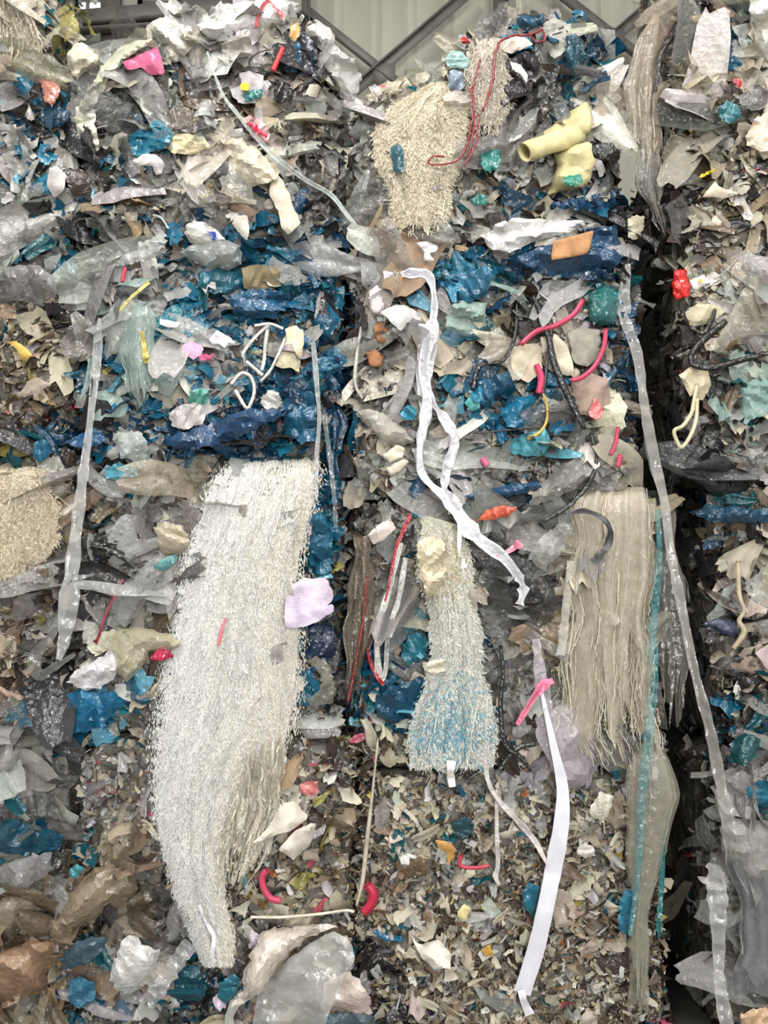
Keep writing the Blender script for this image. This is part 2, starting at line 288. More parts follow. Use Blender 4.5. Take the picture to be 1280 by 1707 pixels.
REG = [  # cx, cy, rx, ry, palette, strength   (positions on the bale fronts; 'dark' along gaps paints in their shade)
 (30,60,45,70,'beige',3),(85,40,35,50,'olive',2.5),(60,150,60,40,'gfilm',2),(90,190,30,25,'navy',2),(45,240,70,60,'bwhite',2.5),(40,310,70,70,'bwhite',3),
 (110,330,40,60,'dark',3),(20,400,60,50,'gfilm',2),(150,120,40,40,'cream',2),(210,170,60,60,'gfilm',2.5),(230,230,35,25,'blue',2.5),(140,290,30,50,'dark',2.5),
 (300,240,40,30,'cream',2),(300,290,80,30,'mixblue',2),(330,170,50,50,'gfilm',2),(430,60,80,60,'white',2.5),(345,60,60,40,'white',2.5),(490,100,20,30,'navy',2),
 (520,110,20,60,'dark',2),(540,60,40,30,'wfilm',2),(470,180,70,60,'cchip',3),(530,220,30,80,'cdark',2.5),(420,250,60,40,'cream',3),(400,320,100,40,'mix',1.5),
 (300,330,60,40,'gfilm',2),(200,340,60,40,'mix',1.5),(520,350,40,40,'dfilm',2),(390,410,110,25,'blue',2.5),(520,400,40,30,'navy',2.5),(330,385,40,25,'white',2),
 (565,170,30,80,'gfilm',2),(590,260,30,60,'gfilm',2.5),(690,260,80,110,'fuzz',4),(650,250,15,30,'blue',1.5),(800,150,60,70,'fuzz',2),(870,130,60,60,'dfilm',3),
 (860,190,50,30,'dfilm',2.5),(960,110,30,60,'bdark',3),(890,60,50,25,'mixblue',2),(850,260,70,40,'mix',1.5),(830,330,70,30,'mixteal',2),(940,345,90,18,'navy',2.5),
 (900,380,100,30,'wfilm',2),(700,390,80,30,'wfilm',2.5),(620,330,40,60,'gfilm',2),(960,440,70,30,'navy',4),(1090,130,40,120,'beige',3),(1160,60,60,50,'cdark',2),
 (1180,130,60,60,'cream',2),(1210,90,20,30,'navy',2.5),(1250,60,25,70,'white',2),(1230,180,60,50,'cream',2),(1230,230,60,30,'mixteal',2),(1190,270,60,50,'bshred',2),
 (1240,330,60,60,'cchip',2.5),(1090,330,50,70,'dark',3),(1180,400,70,40,'cchip',2),(50,470,70,50,'gfilm',3),(110,480,30,40,'dark',2),(50,600,80,90,'bshred',4),
 (40,700,60,30,'redbr',2),(60,740,50,25,'bdark',2.5),(110,720,40,20,'navy',2.5),(200,470,60,60,'gfilm',2.5),(330,480,60,60,'mixblue',2),(440,480,80,70,'blue',4),
 (530,450,30,60,'navy',3),(230,580,40,80,'greenclr',3),(340,600,90,50,'bwhite',3),(440,570,60,50,'bwhite',2.5),(490,580,30,40,'cchip',2.5),(330,660,60,40,'white',2),
 (220,680,50,40,'bwhite',2.5),(400,710,130,35,'navy',4),(505,680,40,60,'blue',4),(560,650,25,120,'navy',2.5),(210,770,40,30,'bwhite',2),(180,640,30,40,'navy',2.5),
 (640,480,60,60,'gfilm',2),(600,430,50,40,'wfilm',2),(610,560,30,60,'dark',2),(760,470,50,40,'blue',3),(770,540,50,40,'greenclr',2),(870,520,50,40,'dfilm',2),
 (940,470,60,25,'gfilm',2),(1000,490,30,50,'teal',2.5),(870,590,80,40,'cream',2.5),(990,570,40,50,'gshred',2.5),(1040,600,25,100,'navy',3),(850,640,60,20,'blue',2),
 (870,690,60,50,'bright',3),(700,640,70,60,'mix',1.5),(770,660,30,20,'bright',2),(960,620,50,50,'gshred',2),(720,720,90,50,'wfilm',2),(630,760,50,40,'cchip',3),
 (800,790,140,30,'wfilm',2),(830,815,90,14,'navy',3),(960,760,70,40,'gfilm',2.5),(1060,560,30,150,'dfilm',2.5),(1200,470,70,40,'cream',3),(1180,560,60,60,'cdark',2),
 (1250,540,50,60,'wfilm',2),(1090,600,40,160,'dark',3),(1240,660,50,60,'greenclr',2),(1210,740,50,50,'dmix',2.5),(1250,800,50,40,'shred',2),(1200,850,60,20,'bdark',2.5),
 (35,860,55,90,'fuzz',4),(90,900,30,100,'brown',2),(40,1060,60,60,'bshred',2.5),(110,1030,40,60,'dfilm',2),(30,1160,40,40,'bshred',2),(90,1130,50,60,'dfilm',2),
 (240,840,60,50,'gfilm',2.5),(310,840,40,50,'beige',2),(170,900,40,60,'dark',2.5),(240,950,60,50,'clear',3),(230,1060,70,40,'cream',3),(170,1120,50,25,'white',3),
 (150,1180,60,35,'bright',4),(230,1150,50,40,'mix',1.5),(250,1230,50,40,'gshred',2),(530,890,25,60,'blue',4),(535,1040,30,60,'navy',3),(510,1110,30,30,'blue',2),
 (540,1130,30,60,'dfilm',2),(510,1250,50,40,'gshred',2.5),(640,840,60,30,'mix',1.5),(600,950,40,90,'dshred',2.5),(650,960,40,80,'gfilm',2),(690,1050,50,40,'blue',2.5),
 (650,1150,50,60,'blue',3.5),(730,940,40,80,'beige',3),(850,960,60,60,'dfilm',4),(880,900,60,50,'clear',2),(830,1080,50,80,'clear',2.5),(860,1200,40,40,'dfilm',2),
 (780,1220,60,60,'bwhite',2),(930,1220,60,80,'lilac',3),(1010,1000,70,180,'beige',4),(1010,1220,60,50,'clear',3),(1110,1000,30,200,'dfilm',3),(1230,900,60,60,'dmix',2),
 (1160,1000,50,200,'dark',3),(1240,980,50,60,'cream',2),(1250,1100,50,60,'dmix',2),(1230,1220,40,40,'bdark',2.5),(60,1330,80,60,'gfilm',2),(50,1390,60,30,'bdark',3),
 (190,1350,80,80,'gshred',3.5),(60,1440,60,40,'wfilm',2),(170,1490,70,60,'brown',3.5),(60,1530,70,50,'brown',3),(40,1600,50,60,'brown',3),(280,1520,50,40,'dfilm',2),
 (150,1580,50,30,'bdark',2),(140,1650,40,30,'blue',2),(230,1620,50,50,'white',2.5),(310,1650,50,40,'bdark',2.5),(220,1690,100,20,'dmix',2),(480,1350,50,80,'cchip',2),
 (500,1440,60,60,'yshred',3.5),(560,1380,40,100,'dshred',3),(500,1530,70,20,'dmix',2),(400,1430,40,60,'shred',2),(740,1450,160,210,'shred',6),(650,1650,40,60,'dark',2.5),
 (830,1290,60,40,'clear',2),(890,1330,40,50,'clear',1.5),(960,1450,90,230,'shred',5),(600,1300,40,60,'dshred',2.5),(1110,1450,50,280,'dshred',4),(1240,1290,40,40,'clear',2),
 (1250,1380,50,50,'clear',3),(1230,1560,60,120,'gfilm',3),(1200,1280,30,60,'dark',2)]
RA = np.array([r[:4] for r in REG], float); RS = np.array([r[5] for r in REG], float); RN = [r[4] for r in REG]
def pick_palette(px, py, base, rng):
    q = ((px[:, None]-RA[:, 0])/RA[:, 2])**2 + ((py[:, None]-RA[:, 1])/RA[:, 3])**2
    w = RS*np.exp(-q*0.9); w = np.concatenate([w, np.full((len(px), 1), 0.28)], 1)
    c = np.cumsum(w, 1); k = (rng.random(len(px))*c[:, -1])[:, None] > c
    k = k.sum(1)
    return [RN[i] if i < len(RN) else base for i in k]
def pick_colour(pals, rng):
    cols = np.empty((len(pals), 3)); mats = []; size = np.empty(len(pals))
    for i, p in enumerate(pals):
        items, s = PAL[p]; w = np.array([it[1] for it in items]); k = rng.choice(len(items), p=w/w.sum())
        cols[i] = lin(C[items[k][0]])*rng.uniform(0.8, 1.15)*(1+rng.normal(0, 0.03, 3)); mt = items[k][2]; size[i] = s
        if mt == 'film' and s > .9 and items[k][0] in ('white', 'cream', 'grey', 'bone', 'beige', 'lilac', 'tan', 'brown', 'mblue') and rng.random() < .5: mt = 'clear'
        mats.append(mt)
    return np.clip(cols, 0.003, 0.88), mats, size

# ------------------------------------------------------------------ scraps of film: shapes to copy
def sheet_shape(seed, n=6, amp=0.16):
    r = np.random.default_rng(seed)
    u, v = np.meshgrid(np.linspace(-.5, .5, n), np.linspace(-.5, .5, n), indexing='ij')
    p = np.stack([u.ravel(), v.ravel()], -1)
    ang = np.arctan2(p[:, 1], p[:, 0]); ph = r.uniform(0, 6.28, 5)
    k = 1+0.16*np.sin(2*ang+ph[0])+0.10*np.sin(3*ang+ph[1])+0.05*np.sin(5*ang+ph[2])-0.18*np.abs(np.sin(2*ang))
    p = p*k[:, None]*np.array([r.uniform(.9, 1.45), r.uniform(.4, .85)])
    p += r.normal(0, 0.025, p.shape)
    h = crumple(p*np.array([.6, 1.6]), seed+5, 1.5, amp) + r.uniform(-.7, .7)*p[:, 0]**2 + r.uniform(-.7, .7)*p[:, 1]**2
    return np.stack([p[:, 0], h, p[:, 1]], -1), grid_faces(n, n)
def tuft_shape(seed):
    r = np.random.default_rng(seed); nu, nv = 8, 4
    u, t = np.meshgrid(np.linspace(-1, 1, nu), np.linspace(0, 1, nv), indexing='ij')
    w = 0.08+r.uniform(.3, .55)*t**r.uniform(.8, 1.4)
    x = u*w + r.uniform(-.2, .2)*t*t; z = 0.5-t*(1+0.15*np.sin(u*5+r.uniform(0, 6)))
    y = -0.12*np.sin(np.pi*t*.8)+0.09*t*np.sin(u*r.uniform(6, 10)+r.uniform(0, 6))+r.normal(0, .02, u.shape)
    return np.stack([x.ravel(), y.ravel(), z.ravel()], -1), grid_faces(nu, nv)
def curl_shape(seed):
    r = np.random.default_rng(seed); nu, nv = 8, 4
    u, v = np.meshgrid(np.linspace(0, 1, nu), np.linspace(-.5, .5, nv), indexing='ij')
    a = r.uniform(2.0, 4.4); rad = 0.9/a
    th = u*a-a/2; wd = r.uniform(.35, .7)*(1-r.uniform(0, .6)*np.abs(2*u-1)**2)
    x = rad*np.sin(th); y = -rad*np.cos(th)+rad*.6; z = v*wd+r.uniform(-.3, .3)*u
    p = np.stack([x.ravel(), y.ravel(), z.ravel()], -1)+r.normal(0, .02, (nu*nv, 3))
    return p, grid_faces(nu, nv)
def strip_shape(seed, n=9):
    r = np.random.default_rng(seed); L = 1.6/(n-1)
    a = r.uniform(-.5, .5); b = 0; pts = [np.zeros(3)]; k = r.normal(0, .28)
    for i in range(n-1):
        a += k+r.normal(0, .22); b += r.normal(0, .3)
        pts.append(pts[-1]+L*np.array([math.cos(a)*math.cos(b), math.sin(b)*.8, math.sin(a)*math.cos(b)]))
    pts = np.array(pts); pts -= pts.mean(0); t = np.gradient(pts, axis=0); t /= np.linalg.norm(t, axis=1)[:, None]
    s = np.cross(t, [0, 1, 0]); s /= np.linalg.norm(s, axis=1)[:, None]+1e-6
    tw = np.cumsum(r.normal(0, .35, n)); nrm = np.cross(s, t)
    s = s*np.cos(tw)[:, None]+nrm*np.sin(tw)[:, None]; w = r.uniform(.05, .11)
    v = np.stack([pts-s*w, pts+s*w], 1).reshape(-1, 3)
    i = np.arange(n-1)*2
    return v, np.stack([i, i+1, i+3, i+2], -1)
def drape_shape(seed):
    # a long gathered length of film with folds running along it
    r = np.random.default_rng(seed); nu, nv = 6, 8
    a, t = np.meshgrid(np.linspace(-1, 1, nu), np.linspace(0, 1, nv), indexing='ij')
    w = 0.10+0.16*np.sin(np.pi*(t*.85+.1))**1.2*r.uniform(.7, 1.4)+.03*np.sin(9*t+r.uniform(0, 6))
    x = (t-.5)*1.5+.05*np.sin(a*4+r.uniform(0, 6)); z = a*w+r.uniform(-.25, .25)*(t-.5)**2*4*.4+.06*np.sin(5*t+r.uniform(0, 6))
    y = .05*np.sin(a*5+3*t+r.uniform(0, 6))+.035*np.sin(a*11+r.uniform(0, 6))-.08*np.sin(np.pi*t)+r.normal(0, .012, a.shape)
    return np.stack([x.ravel(), y.ravel(), z.ravel()], -1), grid_faces(nu, nv)
SHAPES = ([('film_scrap', sheet_shape(100+i)) for i in range(18)] + [('gathered_film', tuft_shape(300+i)) for i in range(8)]
          + [('curled_flake', curl_shape(400+i)) for i in range(8)] + [('plastic_strip', strip_shape(500+i)) for i in range(10)] + [('draped_film', drape_shape(600+i)) for i in range(12)])
SW = np.array([2.6]*18+[1.8]*8+[1.3]*8+[1.3]*10+[1.5]*12); SW /= SW.sum()
SMALL = [sheet_shape(700+i, 4, .2) for i in range(14)] + [strip_shape(800+i, 6) for i in range(8)] + [curl_shape(900+i) for i in range(4)]
SMW = np.array([3.]*14+[1.8]*8+[1.]*4); SMW /= SMW.sum()
SHAPE_MESH = {}
def shape_mesh(i, mat):
    if (i, mat) not in SHAPE_MESH:
        n, (v, f) = SHAPES[i]; SHAPE_MESH[i, mat] = mesh(n, v, f, mat, True)
    return SHAPE_MESH[i, mat]
def rots(n, rng, yaw0=0.0, flat=35, top=False):
    tilt = np.radians(rng.normal(-14, flat, n)); yaw = np.radians(rng.normal(0, flat, n))+yaw0
    roll = rng.vonmises(0, .55, n)
    if top: tilt -= np.radians(70)
    z = np.zeros(n); o = np.ones(n)
    c, s = np.cos(roll), np.sin(roll); Ry = np.stack([c, z, s, z, o, z, -s, z, c], -1).reshape(n, 3, 3)
    c, s = np.cos(tilt), np.sin(tilt); Rx = np.stack([o, z, z, z, c, -s, z, s, c], -1).reshape(n, 3, 3)
    c, s = np.cos(yaw), np.sin(yaw); Rz = np.stack([c, -s, z, s, c, z, z, z, o], -1).reshape(n, 3, 3)
    return Rz@Rx@Ry

# ------------------------------------------------------------------ bales
BALES = []
class Bale: pass
def bale(label, xl, xr, yt, yb, yf=0.0, depth=1.1, base='mix', top=None, nparts=300, dens=1.0, seed=0, core=(122, 118, 110)):
    b = Bale(); rng = np.random.default_rng(1000+seed)
    zt = W(640, yt, yf)[2]; zb = max(W(640, yb, yf)[2], 0.0)
    ym = (yt+yb)/2
    b.x0 = W(xl, ym, yf)[0]; b.x1 = W(xr, ym, yf)[0]; b.z0 = zb; b.z1 = zt; b.yf = yf; r = 0.13; s = seed*1.3
    xc = (b.x0+b.x1)/2; hw = (b.x1-b.x0)/2; H = zt-zb; hh = H/2
    if top is not None:
        tw = W([p[0] for p in top], [p[1] for p in top], yf+0.15)
        prof = lambda x: np.interp(x, tw[:, 0], tw[:, 2])
    else: prof = lambda x: np.full_like(x, zt)
    root = empty('film_bale', (xc, yf+depth/2, zb), label, 'bale', 'bales of waste plastic film in four stacked columns')
    org = np.array([xc, yf+depth/2, zb])
    # body: a rounded, lumpy block
    n = 15; L = np.linspace(-1, 1, n); a_, b_ = np.meshgrid(L, L, indexing='ij'); a_ = a_.ravel(); b_ = b_.ravel(); o = np.ones_like(a_)
    P, F = [], []
    for k, q in enumerate(((a_, -o, b_), (-a_, o, b_), (-o, -a_, b_), (o, a_, b_), (a_, b_, o), (a_, -b_, -o))):
        P.append(np.stack(q, -1)); F.append(grid_faces(n, n)+k*n*n)
    P = np.concatenate(P); F = np.concatenate(F)
    hd = depth/2; dim = np.array([hw, hd, hh]); p = P*dim; inner = np.clip(p, -(dim-r), dim-r); d = p-inner
    ln = np.linalg.norm(d, axis=1)[:, None]; p = inner+d/np.maximum(ln, 1e-6)*np.minimum(ln, r)
    q = p.copy()
    q[:, 1] += 0.03*wob(p[:, 0], p[:, 2], s); q[:, 0] += 0.012*wob(p[:, 1], p[:, 2], s+2)
    t = (p[:, 2]+hh)/H; q[:, 2] = t*(prof(p[:, 0]+xc)-zb); q[:, 1] *= 0.985; q[:, 0] *= 0.985
    q[:, 2] = np.clip(q[:, 2], 0.0, None)
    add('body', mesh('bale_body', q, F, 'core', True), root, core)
    def face(x, t):
        z = t*H-hh; ex = np.maximum(np.abs(x-xc)-(hw-r), 0); ez = np.maximum(np.abs(z)-(hh-r), 0)
        e = np.minimum(np.hypot(ex, ez), r*0.97)
        return yf+r-np.sqrt(r*r-e*e)+0.03*wob(x-xc, z, s)
    def sample(n, inset):
        kind = rng.choice(4, n, p=[.80, .07, .07, .06] if top is not None else [.86, .07, .07, 0])
        x = rng.uniform(b.x0+.01, b.x1-.01, n); t = rng.uniform(0.01, .995, n); yaw = np.zeros(n)
        y = face(x, t)
        L_, R_, T_ = kind == 1, kind == 2, kind == 3
        ys = yf+0.06+np.abs(rng.normal(0, .28, n)); ys = np.minimum(ys, yf+depth-.05)
        x = np.where(L_, b.x0+.012, np.where(R_, b.x1-.012, x)); y = np.where(kind > 0, ys, y)
        yaw = np.where(L_, -math.pi/2, np.where(R_, math.pi/2, 0)); t = np.where(T_, 1.0, t)
        z = zb+t*(prof(x)-zb)
        return np.stack([x, y, z], -1), yaw, kind
    # large pieces, one object each
    pos, yaw, kind = sample(int(nparts*2.2), 0)
    px, py = project(pos); ok = (px > -70) & (px < 1350) & (py > -110) & (py < 1790)
    pos, yaw, kind, px, py = [a[ok][:nparts] for a in (pos, yaw, kind, px, py)]; m = len(pos)
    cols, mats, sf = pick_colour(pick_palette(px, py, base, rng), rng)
    size = np.clip(np.exp(rng.normal(math.log(0.128), .36, m))*np.where(sf < .9, sf, sf*1.08), .045, .27)
    rot = rots(m, rng, yaw, 30); ri = rng.choice(len(SHAPES), m, p=SW); size = np.where((ri >= 44) & (sf > .9), size*1.45, size)
    sat = cols.max(1)/np.maximum(cols.min(1), 1e-4) > 2.2; size = np.where(sat, np.minimum(size, .15), size)
    outw = rng.uniform(0.0, .055, m)
    for i in range(m):
        nrm = np.array([math.sin(-yaw[i]) if kind[i] in (1, 2) else 0, -1.0 if kind[i] == 0 else 0, 1.0 if kind[i] == 3 else 0])
        if kind[i] == 1: nrm = np.array([-.3, 0, 0])
        if kind[i] == 2: nrm = np.array([.3, 0, 0])
        c = pos[i]+nrm*outw[i]; c[2] = max(c[2], size[i]*.55)
        o = bpy.data.objects.new(SHAPES[ri[i]][0], shape_mesh(ri[i], mats[i]))
        COL.objects.link(o); o.parent = root
        M = Matrix.Identity(4); Rm = rot[i]*size[i]
        for r_ in range(3):
            for c_ in range(3): M[r_][c_] = Rm[r_, c_]
            M[r_][3] = c[r_]-org[r_]
        o.matrix_basis = M; o.color = (*cols[i], 1)
    # the smaller pieces between them
    areaf = 2*hw*H
    ns = int(dens*2100*areaf/1.4)
    pos, yaw, kind = sample(ns, 0); px, py = project(pos)
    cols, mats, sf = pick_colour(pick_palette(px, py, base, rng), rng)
    size = np.clip(np.exp(rng.normal(math.log(0.055), .38, ns))*np.where(sf < .9, .72, 1.08), .018, .10)
    pos[:, 1] += np.where(kind == 0, rng.uniform(-.035, .03, ns), 0); pos[:, 2] = np.maximum(pos[:, 2], size*.55)
    rot = rots(ns, rng, yaw, 42); ri = rng.choice(len(SMALL), ns, p=SMW); mats = np.array(mats)
    for mt in ('film', 'paper', 'clear'):
        V, F, K, nn = [], [], [], 0
        for j, (v, f) in enumerate(SMALL):
            sel = np.where((ri == j) & (mats == mt))[0]
            if not len(sel): continue
            vv = np.einsum('nij,vj->nvi', rot[sel]*size[sel][:, None, None], v)+pos[sel][:, None]-org
            V.append(vv.reshape(-1, 3)); k = len(v)
            F.append((f[None]+(np.arange(len(sel))*k)[:, None, None]+nn).reshape(-1, 4)); nn += len(sel)*k
            K.append(np.repeat(cols[sel], k, 0))
        if V:
            add({'film': 'small_film_shreds', 'paper': 'paper_flakes', 'clear': 'clear_film_shreds'}[mt],
                mesh('shreds', np.concatenate(V), np.concatenate(F), mt+'_stuff', True, np.concatenate(K)), root, kind='stuff')
    BALES.append(b)
    return root

bs = [
 ('bale of creamy and olive film at the top of the leftmost stack', -340, 100, -260, 180, dict(base='gfilm', nparts=140, depth=.36)),
 ('bale of blue and white film, second from the top of the leftmost stack', -340, 124, 184, 480, dict(base='bwhite', nparts=170, yf=.03)),
 ('brownish bale of shredded plastic chips in the leftmost stack, beside the navy sheet', -345, 120, 484, 760, dict(base='bshred', nparts=170, yf=.05, dens=1.7)),
 ('bale of fluffy beige film shreds in the leftmost stack, beside the clear strap', -345, 112, 764, 1130, dict(base='bshred', nparts=170, yf=.03)),
 ('grey bale with dark blue scraps low in the leftmost stack', -345, 108, 1134, 1450, dict(base='gfilm', nparts=170, yf=.02)),
 ('lowest bale of the leftmost stack, with brown crumpled bags', -345, 120, 1454, 1760, dict(base='brown', nparts=150, yf=-.02)),
 ('topmost bale of the second stack from left, with a pink sheet and white bags', 138, 566, 60, 408, dict(base='mix', top=[(120, 175), (150, 152), (200, 128), (240, 104), (290, 74), (340, 54), (400, 38), (450, 30), (505, 44), (545, 90), (575, 150)])),
 ('blue and white bale, second from the top in the second stack from left', 134, 566, 412, 772, dict(base='bwhite', yf=.02)),
 ('bale behind the long white shredded curtain, in the second stack from left', 128, 572, 776, 1226, dict(base='gfilm', yf=.02)),
 ('bottom bale of the second stack from left, grey shreds and chips', 124, 590, 1230, 1760, dict(base='gshred', yf=.0, dens=1.5)),
 ('topmost bale of the third stack from left, with yellow foam and red strings', 592, 1030, 60, 398, dict(base='mix', yf=.02, top=[(580, 190), (620, 172), (680, 150), (740, 110), (790, 76), (860, 56), (960, 56), (1000, 100), (1035, 170)])),
 ('bale with white ribbon, navy sheet and blue crumples, in the third stack from left', 586, 1064, 402, 828, dict(base='mix', yf=-.01)),
 ('bale with hanging clear film curtains and dark grey film, in the third stack', 590, 1102, 832, 1286, dict(base='clear', yf=.02)),
 ('bottom bale of the third stack from left, densely packed beige plastic chips', 596, 1112, 1290, 1760, dict(base='shred', yf=.0, dens=2.5)),
 ('bale at the top of the rightmost stack, with black and yellow scraps', 1100, 1540, -260, 196, dict(base='cchip', nparts=150, depth=.4)),
 ('bale of cream chips in the rightmost stack above the red packet', 1118, 1560, 200, 425, dict(base='cchip', nparts=150, yf=.03)),
 ('cream and black bale of the rightmost stack with dangling cream cords', 1142, 1570, 429, 800, dict(base='cdark', nparts=170, yf=.03)),
 ('dark mixed bale of the rightmost stack beside the dark gap', 1196, 1590, 804, 1246, dict(base='dmix', nparts=150, yf=.05)),
 ('lowest bale of the rightmost stack, wrapped in grey clear film', 1196, 1600, 1250, 1760, dict(base='gfilm', nparts=150, yf=.03)),
]
for i, (lb, xl, xr, yt, yb, kw) in enumerate(bs):
    bale(lb, xl, xr, yt, yb, seed=i, **kw)
# second row behind the gaps, added to hide the wall, shade in its colour
bale('shade-coloured bale far back in the gap left of the rightmost stack', 930, 1330, 1000, 1760, yf=1.25, depth=.85, base='dark', nparts=60, dens=.35, seed=41, core=(38, 37, 36))
bale('shade-coloured bale stacked upon another, far back in the right-hand gap', 930, 1330, 330, 990, yf=1.25, depth=.85, base='dark', nparts=60, dens=.35, seed=42, core=(38, 37, 36))
bale('added shade-coloured bale far back between the second and third stacks, lower', 420, 740, 1000, 1760, yf=1.25, depth=.85, base='dark', nparts=30, dens=.3, seed=43, core=(38, 37, 36))
bale('added shade-coloured bale far back between the second and third stacks, upper', 420, 740, 330, 990, yf=1.25, depth=.85, base='dark', nparts=30, dens=.3, seed=44, core=(38, 37, 36))
bale('added shade-coloured bale far back behind the gap beside the leftmost stack', -60, 330, 330, 990, yf=1.25, depth=.85, base='dark', nparts=30, dens=.3, seed=45, core=(38, 37, 36))
bale('added shade-coloured bale far back low behind the gap beside the leftmost stack', -60, 330, 1000, 1760, yf=1.25, depth=.85, base='dark', nparts=30, dens=.3, seed=46, core=(38, 37, 36))

# ------------------------------------------------------------------ single things on the bale fronts
def centre(v):
    o = v.mean(0); o[2] = v[:, 2].min()
    return o
def thing(name, label, cat, v, f, mat, color, group=None, smooth=True, solid=0.0, parent=None, creased=False):
    """one mesh, standing at its own base"""
    v = np.asarray(v, float)
    if color[2] > color[0]+36: color = np.clip(np.array(color)*np.array([1.0, .98, .9])*.9+11, 0, 255)
    o0 = np.array(parent.location) if parent is not None else centre(v)
    o = add(name, mesh(name, v-o0, f, mat, smooth), parent, color)
    if parent is None:
        o.location = o0; tag(o, label, cat, group)
    elif label: o['label'] = label
    if creased: o.data.set_sharp_from_angle(angle=.55)
    if solid:
        m = o.modifiers.new('thickness', 'SOLIDIFY'); m.thickness = solid; m.offset = 0
    return o
def spline(pts, n):
    p = np.asarray(pts, float); k = len(p)
    if k == 2: return p[0]+(p[1]-p[0])*np.linspace(0, 1, n)[:, None]
    P = np.concatenate([[2*p[0]-p[1]], p, [2*p[-1]-p[-2]]]); t = np.linspace(0, k-1-1e-6, n); i = t.astype(int); u = (t-i)[:, None]
    a, b, c, d = P[i], P[i+1], P[i+2], P[i+3]
    return 0.5*(2*b+(c-a)*u+(2*a-5*b+4*c-d)*u*u+(3*b-a-3*c+d)*u**3)
def ribbon_geo(pts, widths, off=0.09, n=60, twist=0.0, seed=0, fold=0.25, wav=0.012, rough=0.13, crease=0.0):
    """pts: (px, py[, off]) along the ribbon; widths in photo pixels"""
    r = np.random.default_rng(seed)
    P = np.array([(p[0], p[1], p[2] if len(p) > 2 else off) for p in pts], float)
    S = spline(P, n); wid = np.interp(np.linspace(0, 1, n), np.linspace(0, 1, len(widths)), widths)*MPP
    wid = wid*(1+rough*np.interp(np.arange(n), np.arange(0, n+4, 4), r.normal(0, 1, len(np.arange(0, n+4, 4)))).clip(-1.5, 1.5))
    c = W(S[:, 0], S[:, 1], -S[:, 2]+wav*np.interp(np.linspace(0, 1, n), np.linspace(0, 1, max(4, n//12)), r.normal(0, .7, max(4, n//12))))
    t = np.gradient(c, axis=0); t /= np.linalg.norm(t, axis=1)[:, None]+1e-9
    s = np.cross(t, [0, 1, 0]); s /= np.linalg.norm(s, axis=1)[:, None]+1e-9; nn = np.cross(s, t)
    a = twist*np.sin(np.linspace(0, 1, n)*math.pi*r.uniform(2, 4)+r.uniform(0, 6)); a = a[:, None]
    sd = s*np.cos(a)+nn*np.sin(a); up = np.cross(sd, t)
    w = wid[:, None]/2; nk = max(4, n//6)
    lo = lambda a_, b_: np.interp(np.linspace(0, 1, n), np.linspace(0, 1, nk), r.uniform(a_, b_, nk))[:, None]
    rows = [c-sd*w, c-sd*w*.3+up*w*fold*lo(.3, 1), c+sd*w*.35-up*w*fold*lo(0, .6), c+sd*w]
    if crease:
        for k_ in (1, 2): rows[k_] = rows[k_]+up*w*crease*np.interp(np.arange(n), np.arange(0, n+3, 3), r.normal(0, 1, len(np.arange(0, n+3, 3))))[:, None]
    v = np.stack(rows, 1).reshape(-1, 3)
    return v, grid_faces(n, 4)
def ribbon(name, label, cat, pts, widths, color, mat='smooth', group=None, parent=None, **kw):
    v, f = ribbon_geo(pts, widths, **kw)
    return thing(name, label, cat, v, f, mat, color, group, parent=parent)
def tube_geo(pts, rad, off=0.09, n=40, sides=6, seed=0, flat=1.0, jit=0.0):
    r = np.random.default_rng(seed)
    P = np.array([(p[0], p[1], p[2] if len(p) > 2 else off) for p in pts], float)
    S = spline(P, n); S[:, :2] += r.normal(0, jit, (n, 2)); c = W(S[:, 0], S[:, 1], -S[:, 2])
    rr = np.interp(np.linspace(0, 1, n), np.linspace(0, 1, len(rad)), rad)*MPP if hasattr(rad, '__len__') else np.full(n, rad*MPP)
    t = np.gradient(c, axis=0); t /= np.linalg.norm(t, axis=1)[:, None]+1e-9
    s = np.cross(t, [0, 1, 0]); s /= np.linalg.norm(s, axis=1)[:, None]+1e-9; nn = np.cross(s, t)
    a = np.linspace(0, 2*math.pi, sides, endpoint=False)
    v = c[:, None]+rr[:, None, None]*(np.cos(a)[None, :, None]*s[:, None]+flat*np.sin(a)[None, :, None]*nn[:, None])
    v = v.reshape(-1, 3); i = np.arange(n-1)[:, None]*sides; j = np.arange(sides)[None]; k = (j+1) % sides
    f = np.stack([i+j, i+k, i+sides+k, i+sides+j], -1).reshape(-1, 4)
    caps = []
    for e in (0, (n-1)*sides):
        for q in range(1, sides-2, 2): caps.append([e, e+q, e+q+1, e+q+2])
    return v, np.concatenate([f, np.array(caps)])
def tube(name, label, cat, pts, rad, color, mat='film', group=None, parent=None, **kw):
    v, f = tube_geo(pts, rad, **kw)
    return thing(name, label, cat, v, f, mat, color, group, parent=parent)
